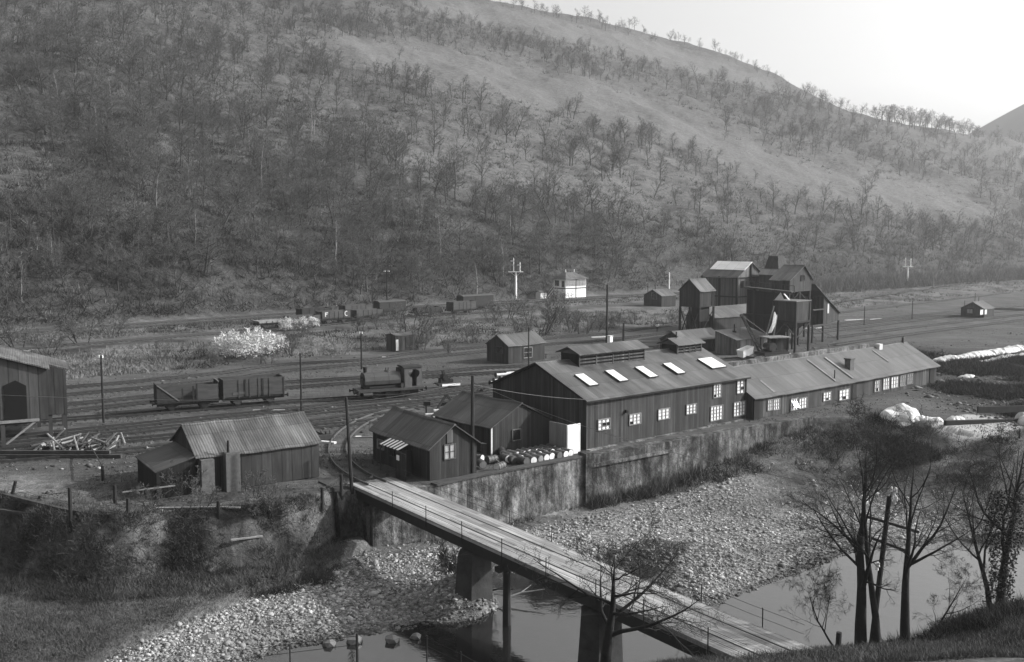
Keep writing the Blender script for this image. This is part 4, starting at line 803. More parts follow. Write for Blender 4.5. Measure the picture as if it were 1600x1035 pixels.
# ------------------------------------------------------------------ rolling stock
def wheelset(root, x, r, track=.73, n=16, mat='iron_dark', name='wheel'):
    for sg in (-1, 1):
        M = MB(); M.tube((x, sg * track - .06, r + .16), (x, sg * track + .06, r + .16), r, n=n); M.tube((x, sg * (track + .07) - .03, r + .16), (x, sg * (track + .07) + .03, r + .16), .12, n=8); M.build(name, MT[mat], root)
def buffers(root, x, sg, z=1.05, m='iron_dark'):
    for y in (-.85, .85): M = MB(); M.tube((x, y, z), (x + sg * .38, y, z), .09, n=8); M.tube((x + sg * .38, y, z), (x + sg * .45, y, z), .2, n=12); M.build('buffer', MT[m], root)
def wagon(label, px, py, head, L=5.4, top=2.6, m='wagon_grey', z=0.0, kind='open', letters=False, group=None, pos=None, strap='iron_dark'):
    x, y = pos or G(px, py, z); r = thing('mineral_wagon' if kind != 'van' else 'box_van', label, 'wagon', (x, y, z), head, group)
    M = MB(); M.box(-L / 2, -1.15, 1.05, L / 2, 1.15, 1.22); M.box(-L / 2, -.95, .8, L / 2, -.8, 1.05); M.box(-L / 2, .8, .8, L / 2, .95, 1.05); M.box(-L / 2, -1.1, .82, -L / 2 + .12, 1.1, 1.04); M.box(L / 2 - .12, -1.1, .82, L / 2, 1.1, 1.04); M.build('underframe', MT['iron_dark'], r)
    for wx in (-L * .27, L * .27):
        wheelset(r, wx, .46)
        for sg in (-1, 1): M = MB(); M.prism([(wx - .5, .8), (wx + .5, .8), (wx + .15, .4), (wx - .15, .4)], sg * .88 - .04, sg * .88 + .04, 'y'); M.build('axle_guard', MT['rust'], r)
    for sg in (-1, 1): buffers(r, sg * L / 2, sg)
    M = MB(); t = .07
    if kind == 'open' or kind == 'flat':
        hh = top if kind == 'open' else 1.6
        for nm, b in (('side', (-L / 2, -1.2, 1.23, L / 2, -1.2 + t, hh)), ('side', (-L / 2, 1.2 - t, 1.23, L / 2, 1.2, hh)), ('end', (-L / 2, -1.13, 1.23, -L / 2 + t, 1.13, hh)), ('end', (L / 2 - t, -1.13, 1.23, L / 2, 1.13, hh))):
            MB().box(*b).build(nm, MT[m], r)
        M = MB()
        for x in (-L / 2 + .05, -L / 4, -.45, .45, L / 4, L / 2 - .05): M.box(x - .05, -1.25, 1.1, x + .05, -1.203, hh - .05)
        for x in (-.9, -.3, .3, .9): M.box(-L / 2 - .06, x - .05, 1.1, -L / 2 - .003, x + .05, hh - .05)
        M.build('strapping', MT[strap], r)
    elif kind == 'van':
        MB().box(-L / 2, -1.2, 1.23, L / 2, 1.2, top).build('body', MT[m], r)
        M = MB(); M.prism([(-1.28, top + .01), (1.28, top + .01), (.7, top + .26), (0, top + .33), (-.7, top + .26)], -L / 2 - .1, L / 2 + .1, 'x'); M.build('roof', MT['wagon_grey'], r)
        M = MB(); M.box(-.8, -1.25, 1.3, .8, -1.203, top - .1); M.build('door', MT['wagon_dark'], r)
    if letters:
        for cx in (-L / 2 + .9, L / 2 - 1.0):      # white painted letters on the side planks: an F-like mark and a C
            Q = MB()
            if cx > 0:
                for i in range(10):
                    a0 = radians(60 + 24 * i); a1 = radians(60 + 24 * (i + 1)); Q.bar((cx + .34 * cos(a0), -1.27, 1.95 + .42 * sin(a0)), (cx + .34 * cos(a1), -1.27, 1.95 + .42 * sin(a1)), .02, .15)
            else: Q.box(cx - .3, -1.28, 2.2, cx + .35, -1.26, 2.34); Q.box(cx - .3, -1.28, 1.55, cx - .12, -1.26, 2.2); Q.box(cx - .12, -1.28, 1.95, cx + .2, -1.26, 2.08)
            Q.build('painted_letter', MT['dirty_white'], r)
    return r
hd5 = 27
wg = wagon('intact high sided open wagon standing coupled behind a broken one in the yard', 394, 633.5, hd5, 6.3, 3.05, 'wagon_grey', strap='wagon_grey', pos=(G(394, 634)[0], G(394, 634)[1]))
M = MB()
for x in (-.9, .9): M.box(x - .08, -1.26, 1.25, x + .08, -1.203, 3.0)
M.build('door_post', MT['wagon_dark'], wg); MB().box(-2.2, -1.24, 1.45, -.9, -1.203, 1.7).build('number_patch', MT['drum_grey'], wg)
# broken wagon
r = thing('broken_wagon', 'broken open wagon with its near side planks gone and a diagonal end strut', 'wagon', (G(292, 642)[0], G(292, 642)[1], 0), hd5); L = 6.0
M = MB(); M.box(-L / 2, -1.2, 1.05, L / 2, 1.2, 1.22); M.box(-L / 2, -.95, .75, L / 2, -.8, 1.05); M.box(-L / 2, .8, .75, L / 2, .95, 1.05); M.build('underframe', MT['iron_dark'], r)
for wx in (-L * .27, L * .27):
    wheelset(r, wx, .46)
    for sg in (-1, 1): M = MB(); M.prism([(wx - .6, .8), (wx + .6, .8), (wx + .15, .35), (wx - .15, .35)], sg * .88 - .04, sg * .88 + .04, 'y'); M.build('axle_guard', MT['iron_dark'], r)
for sg in (-1, 1): buffers(r, sg * L / 2, sg)
MB().prism([(-L / 2, 1.23), (-L / 2 + 2.0, 1.23), (-L / 2 + .1, 2.9), (-L / 2, 2.95)], -1.2, -1.13, 'y').build('side_plate', MT['wagon_dark'], r); MB().bar((-L / 2, -1.24, 2.98), (-L / 2 + 2.1, -1.24, 1.25), .05, .1).build('diagonal_strut', MT['rail_pale'], r)
MB().box(-L / 2, -1.12, 1.23, -L / 2 + .07, 1.2, 2.95).build('end', MT['wagon_dark'], r); MB().box(L / 2 - .07, -1.2, 1.23, L / 2, 1.2, 2.95).build('end', MT['wagon_dark'], r); MB().box(-L / 2, 1.13, 1.23, L / 2, 1.2, 2.6).build('side', MT['wagon_grey'], r)
MB().box(.9, -1.2, 1.23, L / 2, -1.13, 2.75).build('side_plate', MT['wagon_grey'], r)
for x, h in ((-.55, 2.5), (.5, 2.7), (.85, 2.9)): MB().box(x - .07, -1.22, 1.0, x + .07, -1.1, h).build('stanchion', MT['timber_dark'], r)
MB().bar((L / 2, -1.2, 2.98), (L / 2, 1.2, 2.98), .08).build('end_rail', MT['rail_pale'], r)
# old wagons on the upper siding
sid = smooth_path(SID, 1.0)
def onsid(px, off=0.0):
    b = min(sid, key=lambda p: abs(proj(p.x, p.y, 1.1)[0] - px)); return (b.x - off * .66, b.y + off * .75)
GRP = 'old wagons stored on the upper siding'
for px, lab, kw in ((425, 'low plank wagon farthest left on the upper siding, behind the pale blossom', dict(kind='flat', top=1.9, m='timber_pale')), (474, 'low sided wagon with pale top planks, beside the lettered wagon', dict(top=2.1, m='wagon_grey')),
        (522, 'open wagon with white letters painted on its side', dict(top=2.5, letters=True)), (574, 'open wagon half hidden by scrub right of the lettered wagon', dict(top=2.3)), (668, 'open wagon loaded with tangled timber on the upper siding', dict(top=2.0, m='wagon_dark')), (722, 'grey open wagon near the right end of the upper siding', dict(top=2.75, m='wagon_grey'))):
    wagon(lab, 0, 0, 41, z=1.1, L=6.2, group=GRP, pos=onsid(px), **kw)
for px, lab, kw in ((512, 'dark open wagon in the back row behind the lettered wagon', dict(top=2.6, m='wagon_dark')), (580, 'open wagon in the back row with pale top edge', dict(top=2.7)), (632, 'dark roofed van in the back row behind scrub', dict(kind='van', top=2.9, m='wagon_dark')), (768, 'dark roofed van at the right end of the stored wagons', dict(kind='van', top=3.2, m='wagon_dark', L=8.5))):
    wagon(lab, 0, 0, 41, z=1.25, **{**dict(L=6.4), **kw}, group=GRP, pos=onsid(px, 5.5))

# saddle tank locomotive, front towards the left
c_ = G(603, 623.5); lo = thing('steam_locomotive', 'rusty saddle tank steam locomotive standing in the yard, cab to the right', 'locomotive', (c_[0] + .3, c_[1] + .3, .02), 25)
B_ = lo; Ln = 7.3
M = MB(); M.box(-3.65, -1.2, 1.12, 3.5, 1.2, 1.24); M.box(-3.65, -1.2, .98, 3.5, -1.12, 1.12); M.box(-3.65, 1.12, .98, 3.5, 1.2, 1.12); M.build('footplate', MT['loco_paint'], B_)
M = MB(); M.box(-3.3, -.62, .45, 3.2, -.5, 1.12); M.box(-3.3, .5, .45, 3.2, .62, 1.12); M.box(-2.4, -.5, .6, 2.6, .5, 1.1); M.build('frame', MT['iron_dark'], B_)
for x, n_ in ((-3.75, 'buffer_beam'), (3.52, 'buffer_beam')): M = MB(); M.box(x, -1.2, .72, x + .1, 1.2, 1.24); M.build(n_, MT['loco_paint'], B_)
buffers(B_, -3.75, -1, 1.0); buffers(B_, 3.62, 1, 1.0)
for x in (-1.65, -.1, 1.6): wheelset(B_, x, .54, .76, 20, 'iron', 'driving_wheel')
for sg in (-1, 1):
    M = MB(); M.bar((-1.65, sg * .98, .55), (1.6, sg * .98, .55), .05, .1); M.bar((-2.6, sg * 1.02, .72), (-.1, sg * 1.02, .55), .05, .08); M.build('coupling_rod', MT['rail_steel'], B_)
    M = MB(); M.tube((-3.2, sg * .95, .72), (-2.2, sg * .95, .72), .27, n=14); M.build('cylinder', MT['loco_paint'], B_)
    M = MB(); M.box(-.9 + 2.5, sg * 1.0 - .12, .3, 2.1, sg * 1.0 + .12, .36); M.build('step', MT['iron_dark'], B_)
def ring(r, zc, ry, n=22, sq=1.0): return [(ry * cos(2 * pi * i / n), zc + r * sin(2 * pi * i / n)) for i in range(n)]
M = MB(); M.tube((-2.9, 0, 1.95), (1.2, 0, 1.95), .55, n=20); M.build('boiler', MT['iron_dark'], B_)
M = MB(); M.tube((-3.0, 0, 1.95), (-2.35, 0, 1.95), .66, n=20); M.box(-3.0, -.6, 1.25, -2.35, .6, 1.7); M.build('smokebox', MT['smokebox'], B_)
M = MB(); M.tube((-3.1, 0, 1.9), (-3.0, 0, 1.9), .42, n=16); M.build('smokebox_door', MT['loco_paint'], B_)
tk = [(-.98, 1.75), (-1.02, 2.15), (-.9, 2.6), (-.62, 2.88), (-.25, 3.0), (.25, 3.0), (.62, 2.88), (.9, 2.6), (1.02, 2.15), (.98, 1.75), (.6, 1.72), (.58, 2.2), (-.58, 2.2), (-.6, 1.72)]
tk2 = [(-.98, 1.75), (-1.02, 2.15), (-.9, 2.6), (-.62, 2.88), (-.25, 3.0), (.25, 3.0), (.62, 2.88), (.9, 2.6), (1.02, 2.15), (.98, 1.75)]
M = MB(); M.prism(tk2, -2.95, 1.05, 'x'); M.build('saddle_tank', MT['loco_paint'], B_)
M = MB(); M.prism([(a * 1.012, b + .004) for a, b in tk2], -1.9, -1.86, 'x'); M.prism([(a * 1.012, b + .004) for a, b in tk2], -.3, -.26, 'x'); M.build('tank_band', MT['iron_dark'], B_)
M = MB(); M.tube((-2.65, 0, 2.9), (-2.65, 0, 3.55), .2, .23, 14); M.tube((-2.65, 0, 3.5), (-2.65, 0, 3.62), .28, .28, 14); M.build('chimney', MT['iron_dark'], B_)
M = MB(); M.tube((-.2, 0, 2.98), (-.2, 0, 3.1), .35, .3, 14); M.tube((-.3, 0, 3.1), (-.34, 0, 3.4), .05); M.tube((-.08, 0, 3.1), (-.02, 0, 3.4), .05); M.build('tank_filler', MT['iron_dark'], B_)
M = MB(); M.tube((1.1, 0, 2.6), (1.1, 0, 3.4), .3, .26, 12); M.build('steam_dome', MT['iron_dark'], B_)
def holed(outer, hole, y0, y1, name, m, parent):
    cu = bpy.data.curves.new(name, 'CURVE'); cu.dimensions = '2D'; cu.fill_mode = 'BOTH'; cu.extrude = abs(y1 - y0) / 2
    for P in (outer, hole):
        sp = cu.splines.new('POLY'); sp.points.add(len(P) - 1); sp.use_cyclic_u = True
        for i, (a, b) in enumerate(P): sp.points[i].co = (a, b, 0, 1)
    to = bpy.data.objects.new('t', cu); C.objects.link(to); bpy.context.view_layer.update(); me = bpy.data.meshes.new_from_object(to.evaluated_get(bpy.context.evaluated_depsgraph_get())); bpy.data.objects.remove(to)
    me.transform(Matrix.Translation((0, (y0 + y1) / 2, 0)) @ Matrix.Rotation(pi / 2, 4, 'X')); me.materials.clear(); me.materials.append(m); o = bpy.data.objects.new(name, me); C.objects.link(o); o.parent = parent; return o
hole = [(1.75 + .95, 1.3)] + [(2.55 + .62 * cos(radians(a)), 2.72 + .48 * sin(radians(a))) for a in range(-62, 245, 22)] + [(2.2, 2.2), (2.2, 1.3)]
hole = [(2.3, 1.35), (2.82, 1.35), (2.82, 2.28), (3.1, 2.5), (3.17, 2.8), (3.05, 3.05), (2.8, 3.2), (2.3, 3.2), (2.0, 3.05), (1.87, 2.8), (1.95, 2.5), (2.3, 2.28)]
for sg in (-1, 1): holed([(1.45, 1.25), (3.42, 1.25), (3.42, 3.4), (1.45, 3.4)], hole, sg * 1.12 - .03, sg * 1.12 + .03, 'cab_side', MT['loco_cab'], B_)
M = MB(); M.box(1.42, -1.15, 1.9, 1.48, 1.15, 3.4); M.box(3.38, -1.1, 1.25, 3.44, 1.1, 3.38); M.build('cab_sheet', MT['loco_cab'], B_)
M = MB(); M.prism([(-1.25, 3.4), (1.25, 3.4), (.8, 3.52), (0, 3.58), (-.8, 3.52)], 1.3, 3.52, 'x'); M.build('cab_roof', MT['iron_dark'], B_)
M = MB(); M.box(1.5, -.5, 1.3, 1.9, .5, 2.4); M.build('firebox', MT['iron_dark'], B_); M = MB(); M.box(1.06, -1.1, 1.25, 1.44, -.6, 1.7); M.box(1.06, .6, 1.25, 1.44, 1.1, 1.7); M.build('sand_box', MT['loco_paint'], B_)

# steam crane by the washery
kx, ky = at(1207, 143); k = thing('rail_crane', 'derelict rail crane with raised lattice jib and flat roofed cab beside the washery', 'crane', (kx, ky, 0), 20)
M = MB(); M.box(-1.9, -1.3, .5, 2.3, 1.3, 1.0); M.build('carriage', MT['iron_dark'], k)
for x in (-1.2, 1.4): wheelset(k, x, .35, .74, 12)
M = MB(); M.box(-.6, -1.1, 1.02, 2.2, 1.1, 1.3); M.box(.3, -1.0, 1.3, 2.1, 1.0, 2.9); M.build('cab', MT['boards_dark'], k)
M = MB(); M.box(-1.2, -1.35, 3.05, 2.5, 1.35, 3.17); M.build('cab_roof', MT['drum_end'] if False else MT['boards_grey'], k)
M = MB()
for x, y in ((-1.0, -1.1), (-1.0, 1.1), (2.2, -1.1), (2.2, 1.1)): M.box(x - .07, y - .07, 1.3, x + .07, y + .07, 3.05)
M.each('cab_post', MT['timber_dark'], k)
M = MB(); M.tube((-.3, -.9, 1.8), (-.3, .9, 1.8), .45, n=16); M.tube((-.3, -1.0, 1.8), (-.3, -.9, 1.8), .6, n=16); M.build('winch_drum', MT['rust'], k)
tipx = at(1160, 141); jt = (tipx[0] - kx) ; jw = ((tipx[0] - kx) * cos(radians(20)) + (141 - ky) * sin(radians(20)), -(tipx[0] - kx) * sin(radians(20)) + (141 - ky) * cos(radians(20)), HZ(493, 141))
M = MB(); 
for sy in (-.5, .5): M.bar((-1.6, sy, 1.0), (jw[0], jw[1] + sy * .25, jw[2]), .16, .22)
for i in range(9):
    t = i / 9; t2 = (i + .6) / 9; a = Vector((-1.6, -.5, 1.0)).lerp(Vector((jw[0], jw[1] - .12, jw[2])), t); b = Vector((-1.6, .5, 1.0)).lerp(Vector((jw[0], jw[1] + .12, jw[2])), t2); M.bar(a, b, .07)
M.build('jib', MT['iron_dark'], k); M = MB(); M.tube((jw[0], jw[1] - .2, jw[2]), (jw[0], jw[1] + .2, jw[2]), .22, n=12); M.build('jib_pulley', MT['iron'], k)
M = MB(); M.tube((jw[0], jw[1], jw[2]), (-.3, 0, 3.3), .03, n=5); M.tube((-.3, 0, 3.3), (1.9, 0, 3.2), .03, n=5); M.tube((jw[0] - .2, jw[1], jw[2]), (jw[0] - .2, jw[1], jw[2] - 3.2), .025, n=5); M.build('cable', MT['iron'], k)
bk = thing('tipped_skip', 'white tipped iron skip lying by the crane', 'skip', (*at(1168, 142), 0), 25)
M = MB(); M.add([(-.9, -.6, .3), (.7, -.6, .8), (.7, .6, .8), (-.9, .6, .3), (-1.1, -.8, 1.3), (.8, -.8, 1.9), (.8, .8, 1.9), (-1.1, .8, 1.3)], [(0, 1, 2, 3), (0, 1, 5, 4), (1, 2, 6, 5), (2, 3, 7, 6), (3, 0, 4, 7)]); M.build('body', MT['white_paint'], bk); MB().box(-.5, -.5, 0, .5, .5, .42).build('block', MT['timber'], bk)
bx_ = thing('timber_box', 'open topped timber box on the ground in front of the tipped skip', 'box', (*at(1182, 137), 0), 40); M = MB(); M.box(-1, -.7, 0, 1, -.6, 1.1); M.box(-1, .6, 0, 1, .7, 1.1); M.box(-1, -.6, 0, -.9, .6, 1.1); M.box(.9, -.6, 0, 1, .6, 1.1); M.build('box', MT['timber'], bx_)

# ------------------------------------------------------------------ drums, logs, pipes, yard clutter
DL = random.Random(12)
def drum(label, x, y, z, head, lying=True, group='oil drums stacked beside the store', m='drum_grey'):
    r = thing('oil_drum', label, 'drum', (x, y, z), head, group); R_, L_ = .3, .9
    a, b = ((0, -L_ / 2, R_), (0, L_ / 2, R_)) if lying else ((0, 0, 0), (0, 0, L_)); A_, B2 = Vector(a), Vector(b); d = (B2 - A_)
    M = MB(); M.tube(a, b, R_, n=16)
    for t in (.0, .33, .66, 1.0): p = A_ + d * (t * .97 + .0); M.tube(p, p + d * .03, R_ + .022, n=16)
    M.build('shell', MT[m], r); M = MB(); e = A_ if lying else B2; u = d.normalized() * (-1 if lying else 1); M.tube(e + u * .002, e + u * .012, R_ - .02, n=16); M.build('lid', MT[DL.choice(['drum_end', 'white_paint', 'dirty_white', 'drum_grey', 'boards_grey'])], r); return r
p0 = Vector(G(818, 726)); du = Vector((cos(radians(39)), sin(radians(39)))); dv = Vector((-du.y, du.x)); rnd = random.Random(3)
nth = ['first', 'second', 'third', 'fourth', 'fifth', 'sixth', 'seventh', 'eighth', 'ninth']
for row, n_ in ((0, 8), (1, 9), (2, 8)):
    for i in range(n_):
        p = p0 + du * (i * .66 + rnd.uniform(-.03, .03) + (.0, -.4, .1)[row]) + dv * (row * 1.05 + rnd.uniform(-.1, .1))
        drum('%s drum from the left in the %s row of lying drums by the white screen' % (nth[i], ('front', 'middle', 'back')[row]), p.x, p.y, .02, 39 + rnd.uniform(-7, 7) + (0 if rnd.random() > .2 else 180 * 0), m='drum_grey')
for px, py, hd_, ly, lab in ((746, 722, 60, 1, 'drum lying against the corner of the bridge hut'), (752, 731, 20, 1, 'battered drum lying nearest the bridge hut'), (757, 710, 0, 0, 'upright drum with pale lid behind the bridge hut corner'), (768, 724, -50, 1, 'drum lying crosswise left of the drum rows'), (781, 735, -35, 1, 'nearest drum of all lying alone close to the wall edge'), (790, 722, 30, 1, 'drum lying between the loose drums and the rows'), (800, 716, 50, 1, 'drum lying just left of the back row'), (785, 712, 10, 1, 'darker drum behind the loose ones')):
    x, y = G(px, py); drum(lab, x, y, .02, hd_, bool(ly))
ln_ = thing('leaning_pole', 'thin pale pole leaning over the loose drums', 'pole', (*G(795, 735), 0), 0); MB().tube((0, 0, 0), (-1.0, .3, .8), .03, n=6).build('pole', MT['timber_pale'], ln_)
# timber props heap at left
rnd = random.Random(8)
for i in range(42):
    px = 62 + 125 * (i / 41) + rnd.uniform(-6, 6); py = 706 + rnd.uniform(-7, 3); x, y = G(px, py); L = rnd.uniform(1.3, 2.4); up = rnd.random()
    r = thing('timber_prop', 'rough timber prop in the heap beside the stilted shed', 'log', (x, y, rnd.uniform(.05, .75)), rnd.uniform(0, 180) if up < .4 else rnd.uniform(60, 110), 'timber props heaped beside the stilted shed')
    M = MB(); e = rnd.uniform(-.1, .5); M.tube((-L / 2, 0, .08), (L / 2, 0, .1 + e), .1, .075, 8); M.build('log', MT['timber_pale' if rnd.random() < .45 else 'timber'], r)
for px, py, dx, h in ((70, 712, 1.3, 1.6), (87, 713, -.3, 1.5), (124, 712, -.5, 2.0), (110, 712, -1.9, 2.2), (79, 692, 1.2, 1.5)):
    x, y = G(px, py); r = thing('timber_prop', 'rough timber prop in the heap beside the stilted shed', 'log', (x, y, 0), 0, 'timber props heaped beside the stilted shed'); MB().tube((0, 0, 0), (dx, .2, h * .8), .1, .08, 8).build('log', MT['timber_pale'], r)
pf = thing('sleeper_edging', 'long stack of old sleepers edging the ground below the timber heap', 'timber', (*G(0, 716), 0), 0)
a = Vector((*G(0, 716), .15)) - Vector(pf.location); b = Vector((*G(190, 716), .15)) - Vector(pf.location); M = MB(); M.bar(a, b, .35, .3); M.bar(a + Vector((0, .2, .3)), b + Vector((-1, .2, .3)), .3, .25); M.build('beam', MT['timber'], pf)
for i, (px, py, L, hh) in enumerate(((766, 601.5, 5, .25), (772, 598, 5.5, .25), (782, 594.5, 6, .25), (775, 593, 5.5, .55), (790, 600.5, 4.5, .25), (790, 590.5, 5, .55))):
    x, y = G(px, py); r = thing('flanged_pipe', 'pale flanged iron pipe in the stack behind the store, ' + ['lowest at front', 'second from the front', 'third from the front', 'resting on the others', 'short one nearest the shed', 'back one on top'][i], 'pipe', (x, y, hh), 30, 'flanged pipes stacked behind the store')
    M = MB(); M.tube((0, 0, 0), (L, 0, 0), .17, n=10); M.build('barrel', MT['dirty_white'], r); M = MB(); M.tube((-.1, 0, 0), (0, 0, 0), .3, n=12); M.tube((L, 0, 0), (L + .1, 0, 0), .3, n=12); M.build('flange', MT['iron_dark'], r)
# rail trolley with winch, scrap frame, ground lever, clutter
tr = thing('platelayers_trolley', 'small flat trolley piled with machinery standing right of the locomotive', 'trolley', (*G(698, 606), 0), 27)
M = MB(); M.box(-1.3, -.7, .45, 1.3, .7, .6); M.build('deck', MT['timber'], tr); MB().box(-.9, -.76, .3, 1.4, -.71, .55).build('pale_edge', MT['white_paint'], tr)
for x in (-.8, .8): wheelset(tr, x, .2, .6, 10)
M = MB(); M.box(-.9, -.4, .6, .2, .4, 1.2); M.tube((-.3, -.5, 1.3), (-.3, .5, 1.3), .35, n=12); M.bar((-.3, 0, 1.3), (-.5, 0, 2.1), .3); M.tube((.5, -.3, .8), (.5, .3, .8), .25, n=10); M.bar((.1, 0, 1), (.9, 0, 1.4), .12); M.build('winch', MT['iron_dark'], tr)
sf = thing('scrap_heap', 'rusty triangular scrap frame lying among the points behind the bridge hut', 'scrap', (*G(697, 640), 0), 20)
M = MB(); M.bar((-1, 0, 0), (0, 0, 1.5), .2); M.bar((1.1, 0, 0), (.1, 0, 1.5), .35, .2); M.bar((-1, 0, .1), (1.1, 0, .1), .15); M.bar((-.6, .3, .5), (.8, .3, .6), .3, .3); M.build('frame', MT['rust'], sf); MB().box(-1.5, -.8, 0, 1.0, -.5, .18).build('pale_block', MT['dirty_white'], sf)
pl = thing('point_lever', 'stubby point lever and box standing among the rails behind the bridge hut', 'lever', (*G(666, 646), 0), 0); M = MB(); M.bar((0, 0, 0), (0, 0, 1.0), .12); M.box(-.25, -.2, .8, .45, .2, 1.2); M.build('lever', MT['iron_dark'], pl)
for px, py, w, d, h, hd_, lab, m in ((680, 648, 2.0, .3, .12, 15, 'pale plank lying behind the bridge hut beside the point lever', 'dirty_white'), (690, 651, 1.7, .9, .1, 10, 'pale flat sheet lying behind the bridge hut', 'dirty_white'), (420, 642.5, 3.2, .14, .1, 2, 'long pale plank lying below the intact open wagon', 'dirty_white'),
        (937, 527.5, 3.2, .35, .15, 25, 'pale plank lying between the back sidings near the tallest pole', 'dirty_white'), (750, 616, 1.4, .5, .3, 20, 'small dark scrap heap right of the tall near pole', 'rust'), (505, 688, 1.6, .9, .5, 30, 'dark scrap pile at the right end of the riverside shed', 'rust'), (512, 693, 1.5, .4, .15, -20, 'pale curved plate beside the dark scrap pile', 'dirty_white'), (575, 684, 2.5, .15, .1, 5, 'thin plank lying left of the bridge hut', 'timber_pale'),
        (560, 683.5, .5, .25, .1, 5, 'small white rag on the ground left of the bridge hut', 'white_paint'), (1440, 500, 14, .6, .12, 12, 'long low pale earth strip on the far flat ground left of the lone hut', 'dirty_white') if False else (1350, 500, 9.5, .5, .12, 20, 'long pale plank on the flat ground beyond the washery', 'dirty_white'), (1190, 560, 3, .4, .2, 35, 'pale beam lying in front of the rail crane', 'dirty_white'), (1230, 555, 1.4, .5, .2, 30, 'small pale plate beside the hopper stilts', 'white_paint'),
        (1265, 514, 6, .4, .15, 25, 'pale beam beyond the hopper stilts', 'dirty_white'), (600, 559, .6, .3, .15, 0, 'pale stone block by the far siding', 'dirty_white')):
    x, y = G(px, py); o = thing('scrap_plank' if 'plank' in lab or 'beam' in lab else 'scrap_piece', lab, 'scrap', (x, y, Zg(x, y)), hd_); M = MB(); M.box(-w / 2, -d / 2, 0, w / 2, d / 2, h)
    if m == 'rust':
        for i in range(6): M.bar((rnd.uniform(-w, w) * .5, rnd.uniform(-d, d) * .5, .1), (rnd.uniform(-w, w) * .5, rnd.uniform(-d, d) * .5, h + .3), .12)
    M.build('piece', MT[m], o)
# scrap scattered on the right hand tip ground
tip = thing('wrecked_sluice', 'dark timber sluice wreckage on the tipped ground at right', 'wreckage', (*G(1560, 660), -1), 15)
M = MB(); M.bar((-6, 0, 1.2), (5, 0, .9), .4, .5); M.bar((-2, .5, 2.2), (5, .7, 2.0), .2, .6); M.build('beam', MT['timber_dark'], tip)

# ------------------------------------------------------------------ poles and signals
def pole(px, pb, pt, lab, r=.11, arms=0, ins=True, z=0.0, m='timber_dark', cat='pole', name='utility_pole', ptx=None, arm_dir=0.0):
    x, y = G(px, pb, z); zt = ZY(pt, px, y) - z; lean = 0 if ptx is None else (ptx - px) / F * y
    t = thing(name, lab, cat, (x, y, z)); M = MB(); M.tube((0, 0, -.4), (lean, 0, zt), r * 1.15, r * .8, 8); M.build('shaft', MT[m], t)
    ax, ay = cos(arm_dir), sin(arm_dir)
    for i in range(arms):
        M = MB(); M.bar((lean - .7 * ax, -.7 * ay, zt - .25 - i * .5), (lean + .7 * ax, .7 * ay, zt - .25 - i * .5), .1); M.build('cross_arm', MT['timber'], t)
    if ins:
        for i, dx in enumerate((-.35, .3) if arms == 0 else (-.6, -.3, .3, .6)): M = MB(); M.tube((lean + dx * (ax if arms else 1) * (1 if arms else .5), dx * (ay if arms else 0), zt - .15), (lean + dx * (ax if arms else 1) * (1 if arms else .5), dx * (ay if arms else 0), zt + .12), .07, .05, 6); M.build('insulator', MT['ceramic'], t)
    return t
pole(162, 661, 557, 'thin dark pole with white insulators standing between the left sidings'); pole(471, 643, 552, 'thin dark pole behind the right end of the riverside shed', ins=False, r=.1)
pole(565, 577, 520, 'short dark pole standing behind the locomotive chimney', r=.11); pole(550, 763, 621, 'leaning dark pole at the left corner of the bridge', r=.12, ptx=543, ins=False)
pole(738, 741, 587, 'stout dark pole rising at the corner of the bridge hut', ptx=739, r=.14, ins=False); pole(826, 586, 513, 'thin pole rising behind the yard hut and big shed', r=.09, ins=False)
pole(948, 547, 445, 'tallest dark pole standing behind the ridge vent of the big shed', r=.17, ins=False); pole(974, 547, 505, 'shorter dark pole right of the tallest pole', r=.18, ins=False)
pole(605, 481, 424, 'telegraph pole with arms at the foot of the hillside above the stored wagons', r=.15, arms=2, z=1.5); pole(582, 481, 432, 'slim dead pole on the hill foot left of the telegraph pole', r=.1, ins=False, z=1.5)
pole(1042, 449, 393, 'slim black stay pole by the white signal post', r=.1, ins=False, z=1.5) if False else None
for px, pb, pt, lab in ((1350, 509, 479, 'thin dark post on the far flat, nearest the washery annexe'), (1425, 499, 470, 'thin dark post on the far flat midway to the lone hut'), (1507, 483, 470, 'short dark post just behind the lone far hut'), (1529, 475, 464, 'tiny post on the grass edge beyond the lone hut'), (853, 560, 553, 'short stub post in the back sidings'), (408, 568, 556, 'short post with stay wire on the grassy strip edge'), (528, 560 - 20, 540 - 8, 'stub post in the rough grass below the lettered wagon'), (733, 478, 455, 'slim post before the signal box') if False else (876, 473, 456, 'slim post standing before the white signal box wall')):
    pole(px, pb, pt, lab, r=.09, ins=False, name='post', cat='post')
pole(1442, 434, 390, 'pale telegraph pole with arms on the far hill foot at right', r=.2, arms=1, z=2, m='boards_grey', ins=False); pole(1458, 447, 430, 'short pale post on the far hill foot at right', r=.16, z=2, m='boards_grey', ins=False, name='post', cat='post')
